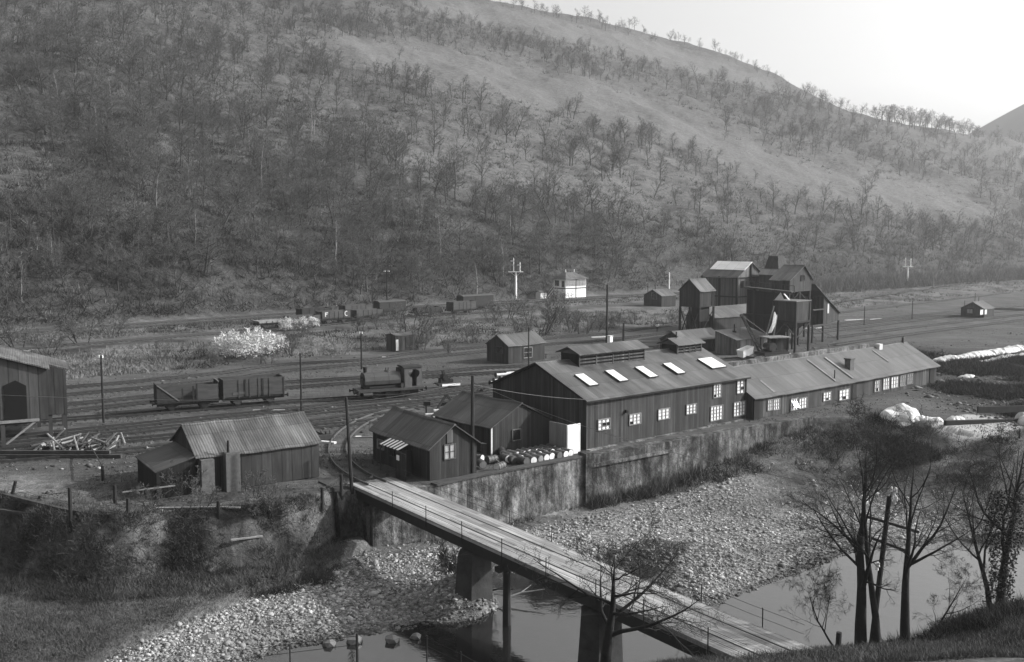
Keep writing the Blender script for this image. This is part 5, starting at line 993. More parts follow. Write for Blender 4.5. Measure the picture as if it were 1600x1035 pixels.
# bracket signal
def bracket_signal(px, pb, pt, lab, dolls, z=1.3, sc=1.0):
    x, y = G(px, pb, z); zt = ZY(pt, px, y) - z; t = thing('bracket_signal', lab, 'signal', (x, y, z)); M = MB(); M.tube((0, 0, -.3), (0, 0, zt), .28 * sc, .22 * sc, 8); M.build('post', MT['white_paint'], t)
    hw = dolls[-1][0] + .8; M = MB(); M.bar((-hw, 0, zt), (hw, 0, zt), .5 * sc, .22); M.build('bracket', MT['white_paint'], t)
    M = MB(); M.bar((0, 0, zt - 1.2), (-hw * .7, 0, zt - .1), .1); M.bar((0, 0, zt - 1.2), (hw * .7, 0, zt - .1), .1); M.each('strut', MT['dirty_white'], t)
    for dx, h in dolls:
        M = MB(); M.tube((dx, 0, zt), (dx, 0, zt + h), .14 * sc, .11 * sc, 6); M.tube((dx, 0, zt + h), (dx, 0, zt + h + .5), .17 * sc, .01, 6); M.build('doll', MT['white_paint'], t)
        M = MB(); M.bar((dx + .1, -.15, zt + h - .35), (dx - .75, -.15, zt + h - .3), .05, .26); M.build('signal_arm', MT['dirty_white'], t); M = MB(); M.box(dx - .2, -.35, zt + h - 1.5, dx + .1, -.1, zt + h - 1.15); M.build('lamp', MT['dirty_white'], t)
bracket_signal(806, 471, 425, 'white two armed bracket signal standing left of the signal box', ((-.55, 3.0), (1.05, 2.0))); bracket_signal(1418, 438, 417, 'distant pale bracket signal on the hill foot at right', ((-.9, 2.6), (.9, 2.4)), 2.0, 1.2)
x, y = G(1045.5, 454, 1.5); t = thing('signal_post', 'plain white signal post behind the hut by the main line', 'signal', (x, y, 1.5)); MB().tube((0, 0, -.3), (0, 0, ZY(426, 1045, y) - 1.5), .2, .16, 8).build('post', MT['white_paint'], t); M = MB(); M.bar((-1.0, 0, 3.6), (-.1, 0, 3.6), .05, .35); M.build('signal_arm', MT['iron_dark'], t)
# wires
def wire(a, b, lab, sag=.6, r=.014):
    a, b = Vector(a), Vector(b); o = MB(); n_ = 14; P = []
    for i in range(n_ + 1): t = i / n_; p = a.lerp(b, t); p.z -= sag * 4 * t * (1 - t); P.append(p - a)
    for i in range(n_): o.tube(P[i], P[i + 1], r, n=4, cap=False)
    w = o.build('overhead_wire', MT['rail_pale']); w.location = a; tag(w, lab, 'wire')
wire((-43, 101, 6.2), (-20.4, 132, 4.6), 'faint overhead wire from the left yard pole to the pole behind the locomotive')
wire((-60, 77, 6.8), (-11.8, 69.4, 6.3), 'overhead wire coming in from the left edge to the leaning bridge pole'); wire((-11.8, 69.4, 6.2), (-2.9, 73.4, 7.2), 'overhead wire between the leaning bridge pole and the stout hut pole', .3)
wire((-2.9, 73.4, 7.0), (16, 44, 6.4), 'overhead wire from the stout hut pole across the river to the pole among the trees', .9)
wire((-2.9, 73.4, 6.8), (6, 81.6, 4.3), 'short wire from the stout hut pole to the corner of the big shed', .2)

# ------------------------------------------------------------------ person on the path
x, y = G(1027, 519.5); z0 = Zg(x, y)
def person(x, y, z, rot):
    t = bpy.data.objects.new('person', None)
    me = bpy.data.meshes.new('person'); P = {'pel': (0, 0, .95), 'wst': (0, 0, 1.1), 'che': (0, .02, 1.35), 'nek': (0, .02, 1.5), 'hd0': (0, .0, 1.6), 'hd1': (0, 0, 1.72), 'lh': (.1, 0, .9), 'lk': (.12, -.1, .5), 'la': (.12, .02, .08), 'lt': (.12, -.16, .04), 'rh': (-.1, 0, .9), 'rk': (-.12, .02, .5), 'ra': (-.12, .2, .1), 'rt': (-.12, .04, .05),
        'ls': (.2, .02, 1.42), 'le': (.27, .04, 1.14), 'lw': (.25, -.12, .92), 'lf': (.25, -.18, .84), 'rs': (-.2, .02, 1.42), 're': (-.28, .06, 1.14), 'rw': (-.27, -.04, .9), 'rf': (-.27, -.08, .82)}
    R = dict(pel=.15, wst=.14, che=.17, nek=.06, hd0=.09, hd1=.09, lh=.1, lk=.065, la=.045, lt=.04, rh=.1, rk=.065, ra=.045, rt=.04, ls=.075, le=.05, lw=.035, lf=.03, rs=.075, re=.05, rw=.035, rf=.03)
    ks = list(P); E = [('pel', 'wst'), ('wst', 'che'), ('che', 'nek'), ('nek', 'hd0'), ('hd0', 'hd1'), ('pel', 'lh'), ('lh', 'lk'), ('lk', 'la'), ('la', 'lt'), ('pel', 'rh'), ('rh', 'rk'), ('rk', 'ra'), ('ra', 'rt'), ('che', 'ls'), ('ls', 'le'), ('le', 'lw'), ('lw', 'lf'), ('che', 'rs'), ('rs', 're'), ('re', 'rw'), ('rw', 'rf')]
    me.from_pydata([P[k] for k in ks], [(ks.index(a), ks.index(b)) for a, b in E], []); o = bpy.data.objects.new('person', me); C.objects.link(o)
    o.modifiers.new('skin', 'SKIN'); 
    for i, k_ in enumerate(ks): me.skin_vertices[0].data[i].radius = (R[k_], R[k_])
    me.skin_vertices[0].data[0].use_root = True; ss = o.modifiers.new('sub', 'SUBSURF'); ss.levels = 1; ss.render_levels = 1
    bpy.context.view_layer.update(); m2 = bpy.data.meshes.new_from_object(o.evaluated_get(bpy.context.evaluated_depsgraph_get())); o.modifiers.clear(); o.data = m2; m2.materials.clear(); m2.materials.append(MT['cloth_dark'])
    o.location = (x, y, z); o.rotation_euler = (0, 0, rot)
    M = MB(); M.prism([(-.2, -.17), (.2, -.17), (.22, .17), (-.22, .17)], 1.02, 1.46, 'z'); M.tube((.2, 0, 1.42), (.29, .04, 1.12), .09, .07, 8); M.tube((-.2, 0, 1.42), (-.3, .06, 1.12), .09, .07, 8); M.build('shirt', MT['cloth_light'], o)
    M = MB(); M.tube((0, 0, 1.66), (0, .0, 1.78), .1, .08, 10); M.build('hair', MT['cloth_dark'], o); M = MB(); M.tube((0, -.05, 1.6), (0, -.06, 1.68), .07, .07, 8); M.build('face', MT['skin'], o)
    return tag(o, 'person in pale top and dark trousers walking on the path near the back siding', 'person')
person(x, y, z0, radians(150))

# ------------------------------------------------------------------ fences at the left bank and the near bank
def post_at(px, pb, pt, z=0.0, r=.1, m='timber_dark', lean=0.0):
    x, y = G(px, pb, z); zt = ZY(pt, px, y) - z; return x, y, z, zt
lf = thing('bank_fence', 'broken timber post and rail fence along the top of the left river bank', 'fence', (0, 0, 0))
PP = []
for px, pb, pt in ((12, 776, 752), (62, 780, 775), (110, 808, 762), (200, 806, 779), (341, 798, 783), (503, 776, 762), (533, 766, 741)):
    x, y, z, h = post_at(px, pb, pt); M = MB(); M.tube((x, y, -1), (x + (.6 if px == 12 else .03), y, h), .13, .11, 7); M.build('post', MT['timber_dark'], lf); PP.append((x, y, h))
M = MB(); E2 = GP([(0, 776), (100, 800), (200, 808)]); M.bar((*E2[0], .15), (*E2[1], .1), .3, .28); M.bar((*E2[1], .1), (*E2[2], -.2), .3, .28); M.build('kerb_beam', MT['timber'], lf)
M = MB(); a = G(100, 812, -.5); b = G(-20, 796, -.5); M.bar((*a, -.5), (*b, -.45), .2, .2); M.build('lower_beam', MT['timber'], lf)
M = MB()
for p, q in zip(PP[:-1], PP[1:]):
    for f_ in (.5, .85): M.tube((p[0], p[1], p[2] * f_), (q[0], q[1], q[2] * f_), .012, n=4)
M.build('fence_wire', MT['iron'], lf)
f2 = thing('path_fence', 'two stub posts with a single rail beside the lean-to', 'fence', (0, 0, 0))
for px, pb, pt in ((161, 751, 728), (180, 786, 758)): x, y, z, h = post_at(px, pb, pt); M = MB(); M.tube((x, y, -.3), (x, y, h), .12, n=7); M.build('post', MT['timber_dark'], f2)
a = G(142, 712); b = G(161, 751); M = MB(); M.tube((*a, .8), (b[0], b[1], 1.1), .05, n=6); M.build('rail', MT['timber'], f2)
for px, py, w, hd_, lab in ((300, 798, 4.5, 3, 'long flat plank on the bank top below the lean-to'), (350, 797, 2.2, -5, 'split plank on the bank top right of the long one'), (385, 806, 2.0, 25, 'tilted plank slipping down the river bank'), (25, 772, 1.2, 40, 'pale broken plank leaning on the leftmost fence post')):
    x, y = G(px, py, -.1); o = thing('loose_plank', lab, 'plank', (x, y, Zg(x, y) + .05), hd_); MB().box(-w / 2, -.12, 0, w / 2, .12, .08).build('plank', MT['timber_pale'], o)
nf = thing('near_fence', 'barbed wire fence with thin posts crossing the near bank below the bridge', 'fence', (0, 0, 0)); PP = []
for px, pt, y in ((440, 1010, 37), (549, 990, 37.5), (662, 993, 39.5), (717, 1018, 38.5)):
    x = (px - 800) / F * y; zt = ZY(pt, px, y); M = MB(); M.tube((x, y, Zg(x, y) - .3), (x, y, zt), .055 if px == 549 else .03, n=6); M.build('post', MT['timber_dark'], nf); PP.append(Vector((x, y, zt)))
M = MB()
for dz in (.1, .45):
    M.tube((PP[0].x - 3, PP[0].y, PP[0].z - .2 - dz), PP[1] - Vector((0, 0, dz)), .012, n=4); M.tube(PP[2] - Vector((0, 0, dz)), PP[3] - Vector((0, 0, dz)), .012, n=4); M.tube(PP[3] - Vector((0, 0, dz)), PP[3] + Vector((2.5, -.5, -1.2 - dz)), .012, n=4)
M.build('barbed_wire', MT['iron_dark'], nf)
gp = thing('gate_post', 'short thick dark post at the near end of the bridge', 'post', (*G(1309, 1018), 0)); MB().tube((0, 0, -.3), (.03, 0, .85), .14, .12, 8).build('post', MT['timber_dark'], gp)

# utility pole among the foreground trees
y = 45; x = (1403 - 800) / F * y; up = thing('insulator_pole', 'dark electricity pole with white insulators standing among the foreground trees', 'pole', (x, y, Zg(x, y)))
zt = ZY(768, 1403, y) - up.location.z; M = MB(); M.tube((-.75, 0, -.3), (0, 0, zt), .15, .11, 8); M.build('shaft', MT['timber_dark'], up)
for k_, (a, b, dz) in enumerate((((-1.3, .2), (1.3, -.9), 1.35), ((-.9, -.3), (.9, -1.3), 1.9))): M = MB(); M.bar((a[0], .25, zt - dz + a[1]), (b[0], -.25, zt - dz + b[1] + .4), .1, .12); M.build('cross_arm', MT['timber'], up)
for dx, dz in ((-.12, -.05), (.02, .12), (.14, -.02), (.08, -.22), (-.05, .02), (.22, .08), (.25, -.3), (.18, -.45)): M = MB(); M.tube((dx, -.12, zt + dz - .12), (dx, -.12, zt + dz + .12), .075, .05, 7); M.build('insulator', MT['ceramic'], up)
for dx, dz in ((-.5, -3.4), (-.55, -3.55)): M = MB(); M.tube((dx, -.2, zt + dz - .12), (dx, -.2, zt + dz + .1), .08, .06, 7); M.build('insulator', MT['ceramic'], up)

# ------------------------------------------------------------------ vegetation
def seg_arrays(segs, n=3):       # segs: list of (p0, p1, r0, r1) -> triangulated tapered prisms
    S = np.array([[*a, *b, r0, r1] for a, b, r0, r1 in segs], float)
    if not len(S): return np.zeros((0, 3)), np.zeros((0, 3), int)
    a, b = S[:, :3], S[:, 3:6]; d = b - a; d /= np.linalg.norm(d, axis=1, keepdims=True) + 1e-9
    u = np.where(abs(d[:, 2:3]) > .9, np.array([[1., 0, 0]]), np.array([[0, 0, 1.]])); x = np.cross(d, u); x /= np.linalg.norm(x, axis=1, keepdims=True); y = np.cross(d, x)
    V = []
    for c, r in ((a, S[:, 6:7]), (b, S[:, 7:8])):
        for i in range(n): t = 2 * pi * i / n; V.append(c + x * r * cos(t) + y * r * sin(t))
    V = np.stack(V, 1); k = 2 * n; base = np.arange(len(S))[:, None] * k; T = []
    for i in range(n): j = (i + 1) % n; T += [[i, j, n + j], [i, n + j, n + i]]
    T = np.array(T); return V.reshape(-1, 3), (base[:, :, None] + T[None]).reshape(-1, 3)
def grow(rng, p, d, L, r, lev, P, out):
    maxl = P['levels']; n = P['segs'][lev]; p = np.array(p, float); d = np.array(d, float); pts = [(p.copy(), r, d.copy())]
    for i in range(n):
        d = d + rng.normal(0, P['wig'][lev], 3); d[2] += P['up'][lev]; d /= np.linalg.norm(d); q = p + d * L / n; r2 = r * (1 - (i + 1) / n * P['taper'][lev])
        out.append((p.copy(), q.copy(), pts[-1][1], max(r2, P['rmin']), lev)); p = q; pts.append((p.copy(), r2, d.copy()))
    if lev + 1 >= maxl: return
    for k in range(P['kids'][lev]):
        t = P['t0'][lev] + (1 - P['t0'][lev]) * (k + rng.rand()) / P['kids'][lev]; f = min(t, .999) * n; i = int(f); pp = pts[i][0] * (1 - f + i) + pts[i + 1][0] * (f - i); dd = pts[i][2]; rr = pts[i][1] * .62
        ax = rng.normal(size=3); ax -= dd * ax.dot(dd); ax /= np.linalg.norm(ax) + 1e-9; an = radians(rng.uniform(*P['ang'][lev])); nd = dd * cos(an) + ax * sin(an)
        grow(rng, pp, nd, L * P['ratio'][lev] * (1 - .45 * t) * rng.uniform(.75, 1.2), max(rr * (1 - .3 * t), P['rmin']), lev + 1, P, out)
def tree_meshes(seed, P, H, r, name, tm, cm, lean=(0, 0), stems=1, spread=.3, nt=6, split=1):
    rng = np.random.RandomState(seed); out = []
    for s_ in range(stems):
        a = rng.uniform(0, 2 * pi); off = np.array([cos(a), sin(a), 0]) * (spread if stems > 1 else 0); d = np.array([lean[0], lean[1], 1.0]) + off * .5; d /= np.linalg.norm(d)
        grow(rng, off * .5 + np.array([0, 0, -.2]), d, H * rng.uniform(.85, 1), r * (1 if stems == 1 else .75), 0, P, out)
    A = [(a, b, r0, r1) for a, b, r0, r1, l in out if l <= split]; B = [(a, b, r0, r1) for a, b, r0, r1, l in out if l > split]
    return seg_arrays(A, nt), seg_arrays(B, 3)
def mesh_from(name, VF, m):
    V, Fc = VF; me = bpy.data.meshes.new(name); V = np.asarray(V, np.float32); Fc = np.asarray(Fc, np.int32)
    me.vertices.add(len(V)); me.vertices.foreach_set('co', V.ravel()); me.loops.add(Fc.size); me.loops.foreach_set('vertex_index', Fc.ravel())
    me.polygons.add(len(Fc)); me.polygons.foreach_set('loop_start', np.arange(0, Fc.size, 3, dtype=np.int32)); me.update(calc_edges=True); me.materials.append(m); return me
def tree_obj(name, label, cat, loc, VT, VC, tm, cm, rot=0, scale=1, group=None, parts=('trunk', 'crown')):
    t = thing(name, label, cat, loc, rot, group); t.scale = (scale,) * 3
    for nm, me in zip(parts, (VT, VC)):
        o = bpy.data.objects.new(nm, me); C.objects.link(o); o.parent = t
    return t
# hillside tree prototypes
PH = dict(levels=4, segs=(5, 3, 2, 1), wig=(.09, .16, .2, .2), up=(.03, .12, .1, .05), taper=(.75, .75, .6, .6), kids=(14, 6, 6), t0=(.22, .15, .15), ang=((35, 75), (30, 65), (30, 65)), ratio=(.58, .52, .6), rmin=.02)
protoT = []
for i in range(7):
    t_, c_ = tree_meshes(100 + i, PH, 7.5, .16, 'h', None, None, lean=((i - 3) * .07, .03), stems=1, nt=4, split=1); protoT.append((t_, c_))
birch = tree_meshes(205, {**PH, 'kids': (10, 5, 4), 'ang': ((25, 50), (25, 60), (25, 60)), 'ratio': (.4, .5, .6)}, 8.5, .13, 'b', None, None, nt=4, split=0)
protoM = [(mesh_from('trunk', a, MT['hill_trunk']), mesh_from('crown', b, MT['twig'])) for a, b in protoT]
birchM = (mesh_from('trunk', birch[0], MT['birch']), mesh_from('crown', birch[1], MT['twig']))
PB = dict(levels=4, segs=(3, 2, 2, 1), wig=(.15, .2, .2, .2), up=(.05, .1, .1, .05), taper=(.7, .7, .6, .6), kids=(5, 5, 4), t0=(.15, .15, .2), ang=((25, 60), (25, 60), (25, 60)), ratio=(.65, .6, .6), rmin=.018)
protoB = [tree_meshes(300 + i, PB, 2.6, .07, 's', None, None, stems=5, spread=.9, nt=3, split=0) for i in range(4)]
bushM = [(mesh_from('stem', a, MT['trunk_dark']), mesh_from('twigs', b, MT['twig'])) for a, b in protoB]

rng = np.random.RandomState(11)
MEAD = [(415, 52), (640, 66), (800, 92), (1000, 152), (1200, 248), (1330, 266), (1500, 304), (1570, 345), (1400, 330), (1200, 275), (1020, 205), (800, 150), (560, 110)]
TOP = [(560, -60), (640, -10), (800, 15), (1130, 92), (1240, 142), (1110, 122), (1000, 98), (800, 48), (660, 20)]
n_ = 22000; Dd = np.exp(rng.uniform(np.log(135), np.log(1050), n_)); tt = rng.uniform(-.6, .56, n_); X_ = tt * Dd; Y_ = Dd; U_, W_ = UW(X_, Y_); keep = W_ > 188
X_, Y_ = X_[keep], Y_[keep]; Zt_ = ground_z(X_, Y_); px_, py_ = proj(X_, Y_, Zt_)
mead = sdist(MEAD, px_, py_); top = sdist(TOP, px_, py_); cl = fbm(X_, Y_, 55, 3)
mid = sdist([(560, 150), (1100, 170), (1330, 330), (1480, 400), (1200, 380), (950, 330), (640, 290)], px_, py_)
dens = .62 + .9 * cl; dens = np.where(mid > 0, .22 + .75 * cl, dens); dens = np.where(py_ > 380, .5 + .6 * cl, dens); dens = np.where(mead > -8, .015, dens); dens = np.where(top > -10, .0, dens)
dens = np.where((py_ < 130) & (px_ > 420) & (mead < 0) & (top < 0), .95, dens)
dens = dens * np.clip(.62 + (Y_ / 900), 0, 1.2) * .56
ok = (rng.rand(len(X_)) < dens) & (py_ > -60) & (py_ < 480) & (px_ > -60) & (px_ < 1660); X_, Y_, Zt_, px_, py_ = X_[ok], Y_[ok], Zt_[ok], px_[ok], py_[ok]
sc_ = np.clip(rng.lognormal(-.08, .3, len(X_)), .4, 1.6); sc_[(py_ < 130) & (px_ > 420)] *= .8
ang_ = rng.uniform(0, 2 * pi, len(X_)); kind_ = rng.randint(0, 7, len(X_)); isb = rng.rand(len(X_)) < .07
size = sc_ / Y_; vis = (px_ > 0) & (px_ < 1600) & (py_ > 20); order = np.argsort(-(size * vis)); big_i = set(order[:250].tolist())
zone = lambda px, py: ('left' if px < 530 else 'middle' if px < 1060 else 'right')
for i in order[:250]:
    b = isb[i]; T_, Cn = birchM if b else protoM[kind_[i]]; z_ = zone(px_[i], py_[i])
    tree_obj('birch_tree' if b else 'bare_tree', ('slender pale trunked birch in the lower wood on the %s of the hillside' if b else 'bare dark winter tree in the lower wood on the %s of the hillside') % z_, 'tree', (X_[i], Y_[i], Zt_[i]), T_, Cn, None, None, rot=degrees(ang_[i]), scale=sc_[i], group='%s on the %s of the lower hillside' % ('birches' if b else 'bare trees', z_))
rest = [i for i in range(len(X_)) if i not in big_i]
print('hill trees', len(X_))
def merge(name, protos, items, m, lab=None, attrs=None):     # items: (proto index, x, y, z, angle, scale)
    VV, FF, n0 = [], [], 0
    it = np.array(items, float)
    for k in range(len(protos)):
        q = it[it[:, 0] == k]
        if not len(q): continue
        V, Fc = protos[k]; V = np.asarray(V); Fc = np.asarray(Fc); c, s_ = np.cos(q[:, 4])[:, None], np.sin(q[:, 4])[:, None]; S_ = q[:, 5][:, None]
        x = (V[None, :, 0] * c - V[None, :, 1] * s_) * S_ + q[:, 1:2]; y = (V[None, :, 0] * s_ + V[None, :, 1] * c) * S_ + q[:, 2:3]; z = V[None, :, 2] * S_ + q[:, 3:4]
        P = np.stack([x, y, z], -1).reshape(-1, 3); VV.append(P); FF.append((Fc[None] + (np.arange(len(q)) * len(V))[:, None, None]).reshape(-1, 3) + n0); n0 += len(P)
    o = fastmesh(name, np.concatenate(VV), np.concatenate(FF), m); tag(o, lab, None, None, 'stuff'); return o
def ribbons(VF, k):             # far wood: each twig one slim quad
    V, Fc = VF; S = len(V) // 6; Vr = V.reshape(S, 6, 3)[np.arange(S) % k == 0]; Q = Vr[:, [0, 1, 4, 3]]; n = len(Q); T = np.array([[0, 1, 2], [0, 2, 3]]); return Q.reshape(-1, 3), (np.arange(n)[:, None, None] * 4 + T[None]).reshape(-1, 3)
def thin(VF, k):                # every other twig dropped for the farther wood
    V, Fc = VF; S = len(V) // 6; keep = np.arange(S) % k == 0; Vr = V.reshape(S, 6, 3)[keep]; T = Fc.reshape(S, 6, 3)[0]; n = len(Vr); return Vr.reshape(-1, 3), (np.arange(n)[:, None, None] * 6 + T[None]).reshape(-1, 3)
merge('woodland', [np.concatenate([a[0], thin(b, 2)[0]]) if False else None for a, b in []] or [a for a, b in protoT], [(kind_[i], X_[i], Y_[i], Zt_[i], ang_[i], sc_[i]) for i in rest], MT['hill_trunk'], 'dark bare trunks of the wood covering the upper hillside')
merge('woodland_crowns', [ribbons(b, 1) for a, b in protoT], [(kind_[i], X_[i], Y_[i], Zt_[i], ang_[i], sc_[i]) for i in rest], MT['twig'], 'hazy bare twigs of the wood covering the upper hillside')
# skyline trees on the shoulder
rs2 = np.random.RandomState(4)
for i in range(34):
    px = 1352 + 172 * i / 33 + rs2.uniform(-3, 3); k = (px - 800) / F; best = None
    for D in np.arange(560, 1300, 12):
        z = Zg(k * D, D); py = proj(k * D, D, z)[1]
        if best is None or py < best[1]: best = (D, py, z)
    D = best[0] - rs2.uniform(0, 25); x = k * D; j = rs2.randint(0, 7)
    want = np.interp(px, [1352, 1370, 1400, 1450, 1500, 1524], [167, 156, 161, 172, 184, 200]); z = Zg(x, D); Hh = max(9, (proj(x, D, z)[1] - want + rs2.uniform(-3, 3)) * D / F); Hh = min(Hh, 24)
    tree_obj('skyline_tree', 'bare tree in the thin row against the sky on the right shoulder', 'tree', (x, D, z), *protoM[j], None, None, rot=rs2.uniform(0, 360), scale=Hh / 9.5, group='row of bare trees on the skyline shoulder')
# hedge line of scrub along the ridge, undergrowth over the slope
def blades(name, X, Y, Zv, n, L, wdt, m, lab, seed=1, up=.6, spread=.5, sizes=None):
    r = np.random.RandomState(seed); N_ = len(X); sz = np.ones(N_) if sizes is None else sizes
    c = np.repeat(np.stack([X, Y, Zv], -1), n, 0); s_ = np.repeat(sz, n)[:, None]; c = c + np.concatenate([r.normal(0, spread, (N_ * n, 2)), np.zeros((N_ * n, 1))], 1) * s_
    d = r.normal(0, 1, (N_ * n, 3)); d[:, 2] = abs(d[:, 2]) + up; d /= np.linalg.norm(d, axis=1, keepdims=True); ln = L * r.uniform(.4, 1.2, (N_ * n, 1)) * s_
    w = np.cross(d, r.normal(0, 1, (N_ * n, 3))); w /= np.linalg.norm(w, axis=1, keepdims=True); w *= wdt * s_
    V = np.stack([c - w, c + w, c + d * ln], 1).reshape(-1, 3); o = fastmesh(name, V, np.arange(len(V)).reshape(-1, 3), m); tag(o, lab, None, None, 'stuff'); return o
def scatter(n, d0, d1, t0=-.58, t1=.58, seed=0, logd=True):
    r = np.random.RandomState(seed); D = np.exp(r.uniform(np.log(d0), np.log(d1), n)) if logd else r.uniform(d0, d1, n); t = r.uniform(t0, t1, n); return t * D, D
x, y = scatter(120000, 135, 700, seed=2); u, w = UW(x, y); k = w > 187; x, y = x[k], y[k]; z, at_ = ground_z(x, y, True); r_ = np.random.RandomState(9); k = r_.rand(len(x)) < (.75 - .75 * at_['meadow']) * (.6 + .8 * fbm(x, y, 30, 3) + .35 * sstep(230, 190, UW(x, y)[1])); x, y, z = x[k], y[k], z[k]
half = r_.rand(len(x)) < .55 + .3 * sstep(240, 190, UW(x, y)[1])
blades('undergrowth', x[half], y[half], z[half], 12, 2.0, .06, MT['scrub_dark'], 'dark bramble and bracken undergrowth covering the wooded slope', 3, .4, .8, r_.uniform(.5, 1.5, half.sum()))
blades('dead_bracken', x[~half], y[~half], z[~half], 7, 1.3, .07, MT['scrub_pale'], 'pale dead bracken and grass tufts covering the slope', 4, .3, .8, r_.uniform(.5, 1.4, (~half).sum()))
# rough grass strip between sidings and main line
x, y = scatter(30000, 110, 420, seed=6); u, w = UW(x, y); k = (w > 127 + 2 * fbm(x, y, 8, 2)) & (w < 174) & ((w < 149) | (w > 163)) & (fbm(x, y, 12, 3) > -.35); x, y = x[k], y[k]; z = ground_z(x, y)
h = fbm(x, y, 14, 3) > 0
blades('rough_grass', x[h], y[h], z[h], 8, .8, .05, MT['scrub_pale'], 'rough pale grass on the strip below the main line', 7, .5, .5)
blades('rough_scrub', x[~h], y[~h], z[~h], 8, .9, .05, MT['scrub'], 'dark low scrub on the strip below the main line', 8, .4, .5)
# brush belt on the far hill foot at right
x, y = scatter(9000, 200, 620, .24, .6, seed=16); u, w = UW(x, y); k = (w > 150) & (w < 196); x, y = x[k], y[k]; z = ground_z(x, y)
blades('brush_belt', x, y, z, 16, 3.6, .05, MT['twig'], 'belt of leafless brush along the foot of the hill at right', 17, .8, .9, np.random.RandomState(1).uniform(.5, 1.3, len(x)))
# individual shrubs and small trees on the strip
SHR = [(130, 540, 1.6), (175, 528, 1.2), (250, 560, .9), (455, 548, 1.1), (480, 530, 1.0), (620, 505, 1.1), (645, 528, 1.9), (660, 540, 1.3), (735, 530, 1.0), (770, 505, 1.2), (792, 500, 1.7), (815, 520, 1.0), (842, 517, 2.1), (866, 505, 1.3), (893, 513, 1.3), (910, 516, 1.4), (930, 512, 1.1), (945, 508, 1.0), (965, 505, .9), (700, 545, .8), (560, 520, .9), (590, 512, .8), (715, 508, .7), (860, 482, 1.2), (885, 476, .9), (1060, 500, .9), (1100, 480, 1.2), (420, 560, .7), (30, 545, 1.5), (75, 555, 1.1), (330, 565, .7), (990, 500, .8)]
for i, (px, py, s_) in enumerate(SHR):
    x, y = G(px, py, .8); z = Zg(x, y)
    j = i % 4; nm = 'bare_shrub' if s_ < 1.25 else 'bare_bush'
    tree_obj(nm, '%s bare shrub on the grassy strip, %s' % ('large' if s_ >= 1.5 else 'medium' if s_ > 1 else 'small', 'left of the blossoming bush' if px < 330 else 'among the stored wagons' if px < 740 else 'below the signal box' if px < 1000 else 'left of the washery'), 'shrub', (x, y, z), *bushM[j], None, None, rot=i * 77, scale=s_ * 1.15, group='bare shrubs on the strip below the main line')
# blossoming bush
PW = {**PB, 'rmin': .03}
wb = tree_meshes(401, PB, 2.2, .06, 'w', None, None, stems=6, spread=1.2, nt=3, split=0)
for i, (px, py, s_) in enumerate(((345, 545, .65), (362, 548, .9), (383, 548, 1.0), (403, 545, .95), (423, 541, .75), (436, 538, .55), (470, 512, .55), (490, 508, .45), (448, 513, .5))):
    x, y = G(px, py + 6, .8); z = Zg(x, y); r_ = np.random.RandomState(50 + i); N_ = int(1300 * s_); ph = r_.uniform(0, 2 * pi, N_); rr = 2.6 * s_ * np.sqrt(r_.rand(N_)); h_ = (.3 + 3.9 * r_.rand(N_) ** .45 * np.sqrt(np.clip(1 - (rr / (2.75 * s_)) ** 2, 0, 1)) * (.75 + .5 * vnoise(rr * np.cos(ph) * 1.4 + i * 9, rr * np.sin(ph) * 1.4))) * s_
    t = thing('blossom_bush', ['leftmost low', 'second', 'tall central', 'fourth', 'fifth', 'rightmost small', 'low wagon side', 'wagon side right', 'wagon side left'][i] + ' clump of pale blossoming bush ' + ('on the grassy strip' if i < 6 else 'growing against the stored wagons'), 'bush', (x, y, z), 0, 'pale blossoming bushes')
    o = bpy.data.objects.new('stem', mesh_from('stem', seg_arrays([(np.array([0, 0, 0]), np.array([cos(a) * 1.4 * s_, sin(a) * 1.4 * s_, 1.6 * s_]), .05, .02) for a in np.linspace(0, 5.5, 7)], 3), MT['twig'])); C.objects.link(o); o.parent = t
    cx, cy = rr * np.cos(ph), rr * np.sin(ph); d = r_.normal(0, 1, (N_, 3)); d[:, 2] = abs(d[:, 2]); d /= np.linalg.norm(d, axis=1, keepdims=True); w = np.cross(d, r_.normal(0, 1, (N_, 3))); w /= np.linalg.norm(w, axis=1, keepdims=True)
    c = np.stack([cx, cy, h_], -1); V = np.stack([c - w * .06, c + w * .06, c + d * .5], 1).reshape(-1, 3); o = bpy.data.objects.new('blossom', mesh_from('blossom', (V, np.arange(len(V)).reshape(-1, 3)), MT['pale_blossom'])); C.objects.link(o); o.parent = t
# foreground trees
PF = dict(levels=6, segs=(10, 7, 5, 4, 3, 3), wig=(.05, .12, .15, .18, .2, .2), up=(.04, .09, .05, .02, .0, 0), taper=(.93, .85, .8, .8, .7, .6), kids=(8, 5, 5, 4, 3), t0=(.34, .2, .15, .15, .1), ang=((18, 58), (30, 65), (30, 70), (25, 65), (25, 65)), ratio=(.58, .6, .6, .68, .95), rmin=.0048)
def fore(name, label, px, y, H, r, seed, P=PF, lean=(0, 0), stems=1, scale=1):
    x = (px - 800) / F * y; z = Zg(x, y); t_, c_ = tree_meshes(seed, P, H, r, name, None, None, lean=lean, stems=stems, nt=8, split=1)
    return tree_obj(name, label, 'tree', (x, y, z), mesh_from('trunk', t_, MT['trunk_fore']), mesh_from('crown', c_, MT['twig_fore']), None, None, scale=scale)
fore('bare_tree', 'small wide spreading bare tree growing in front of the bridge', 952, 37, 6.0, .3, 21, {**PF, 'kids': (11, 6, 5, 4, 4), 't0': (.42, .2, .15, .15, .15), 'ang': ((45, 85), (30, 65), (30, 65), (25, 60), (25, 60)), 'ratio': (.8, .6, .6, .6, .6), 'up': (.02, .03, .02, .02, 0, 0)})
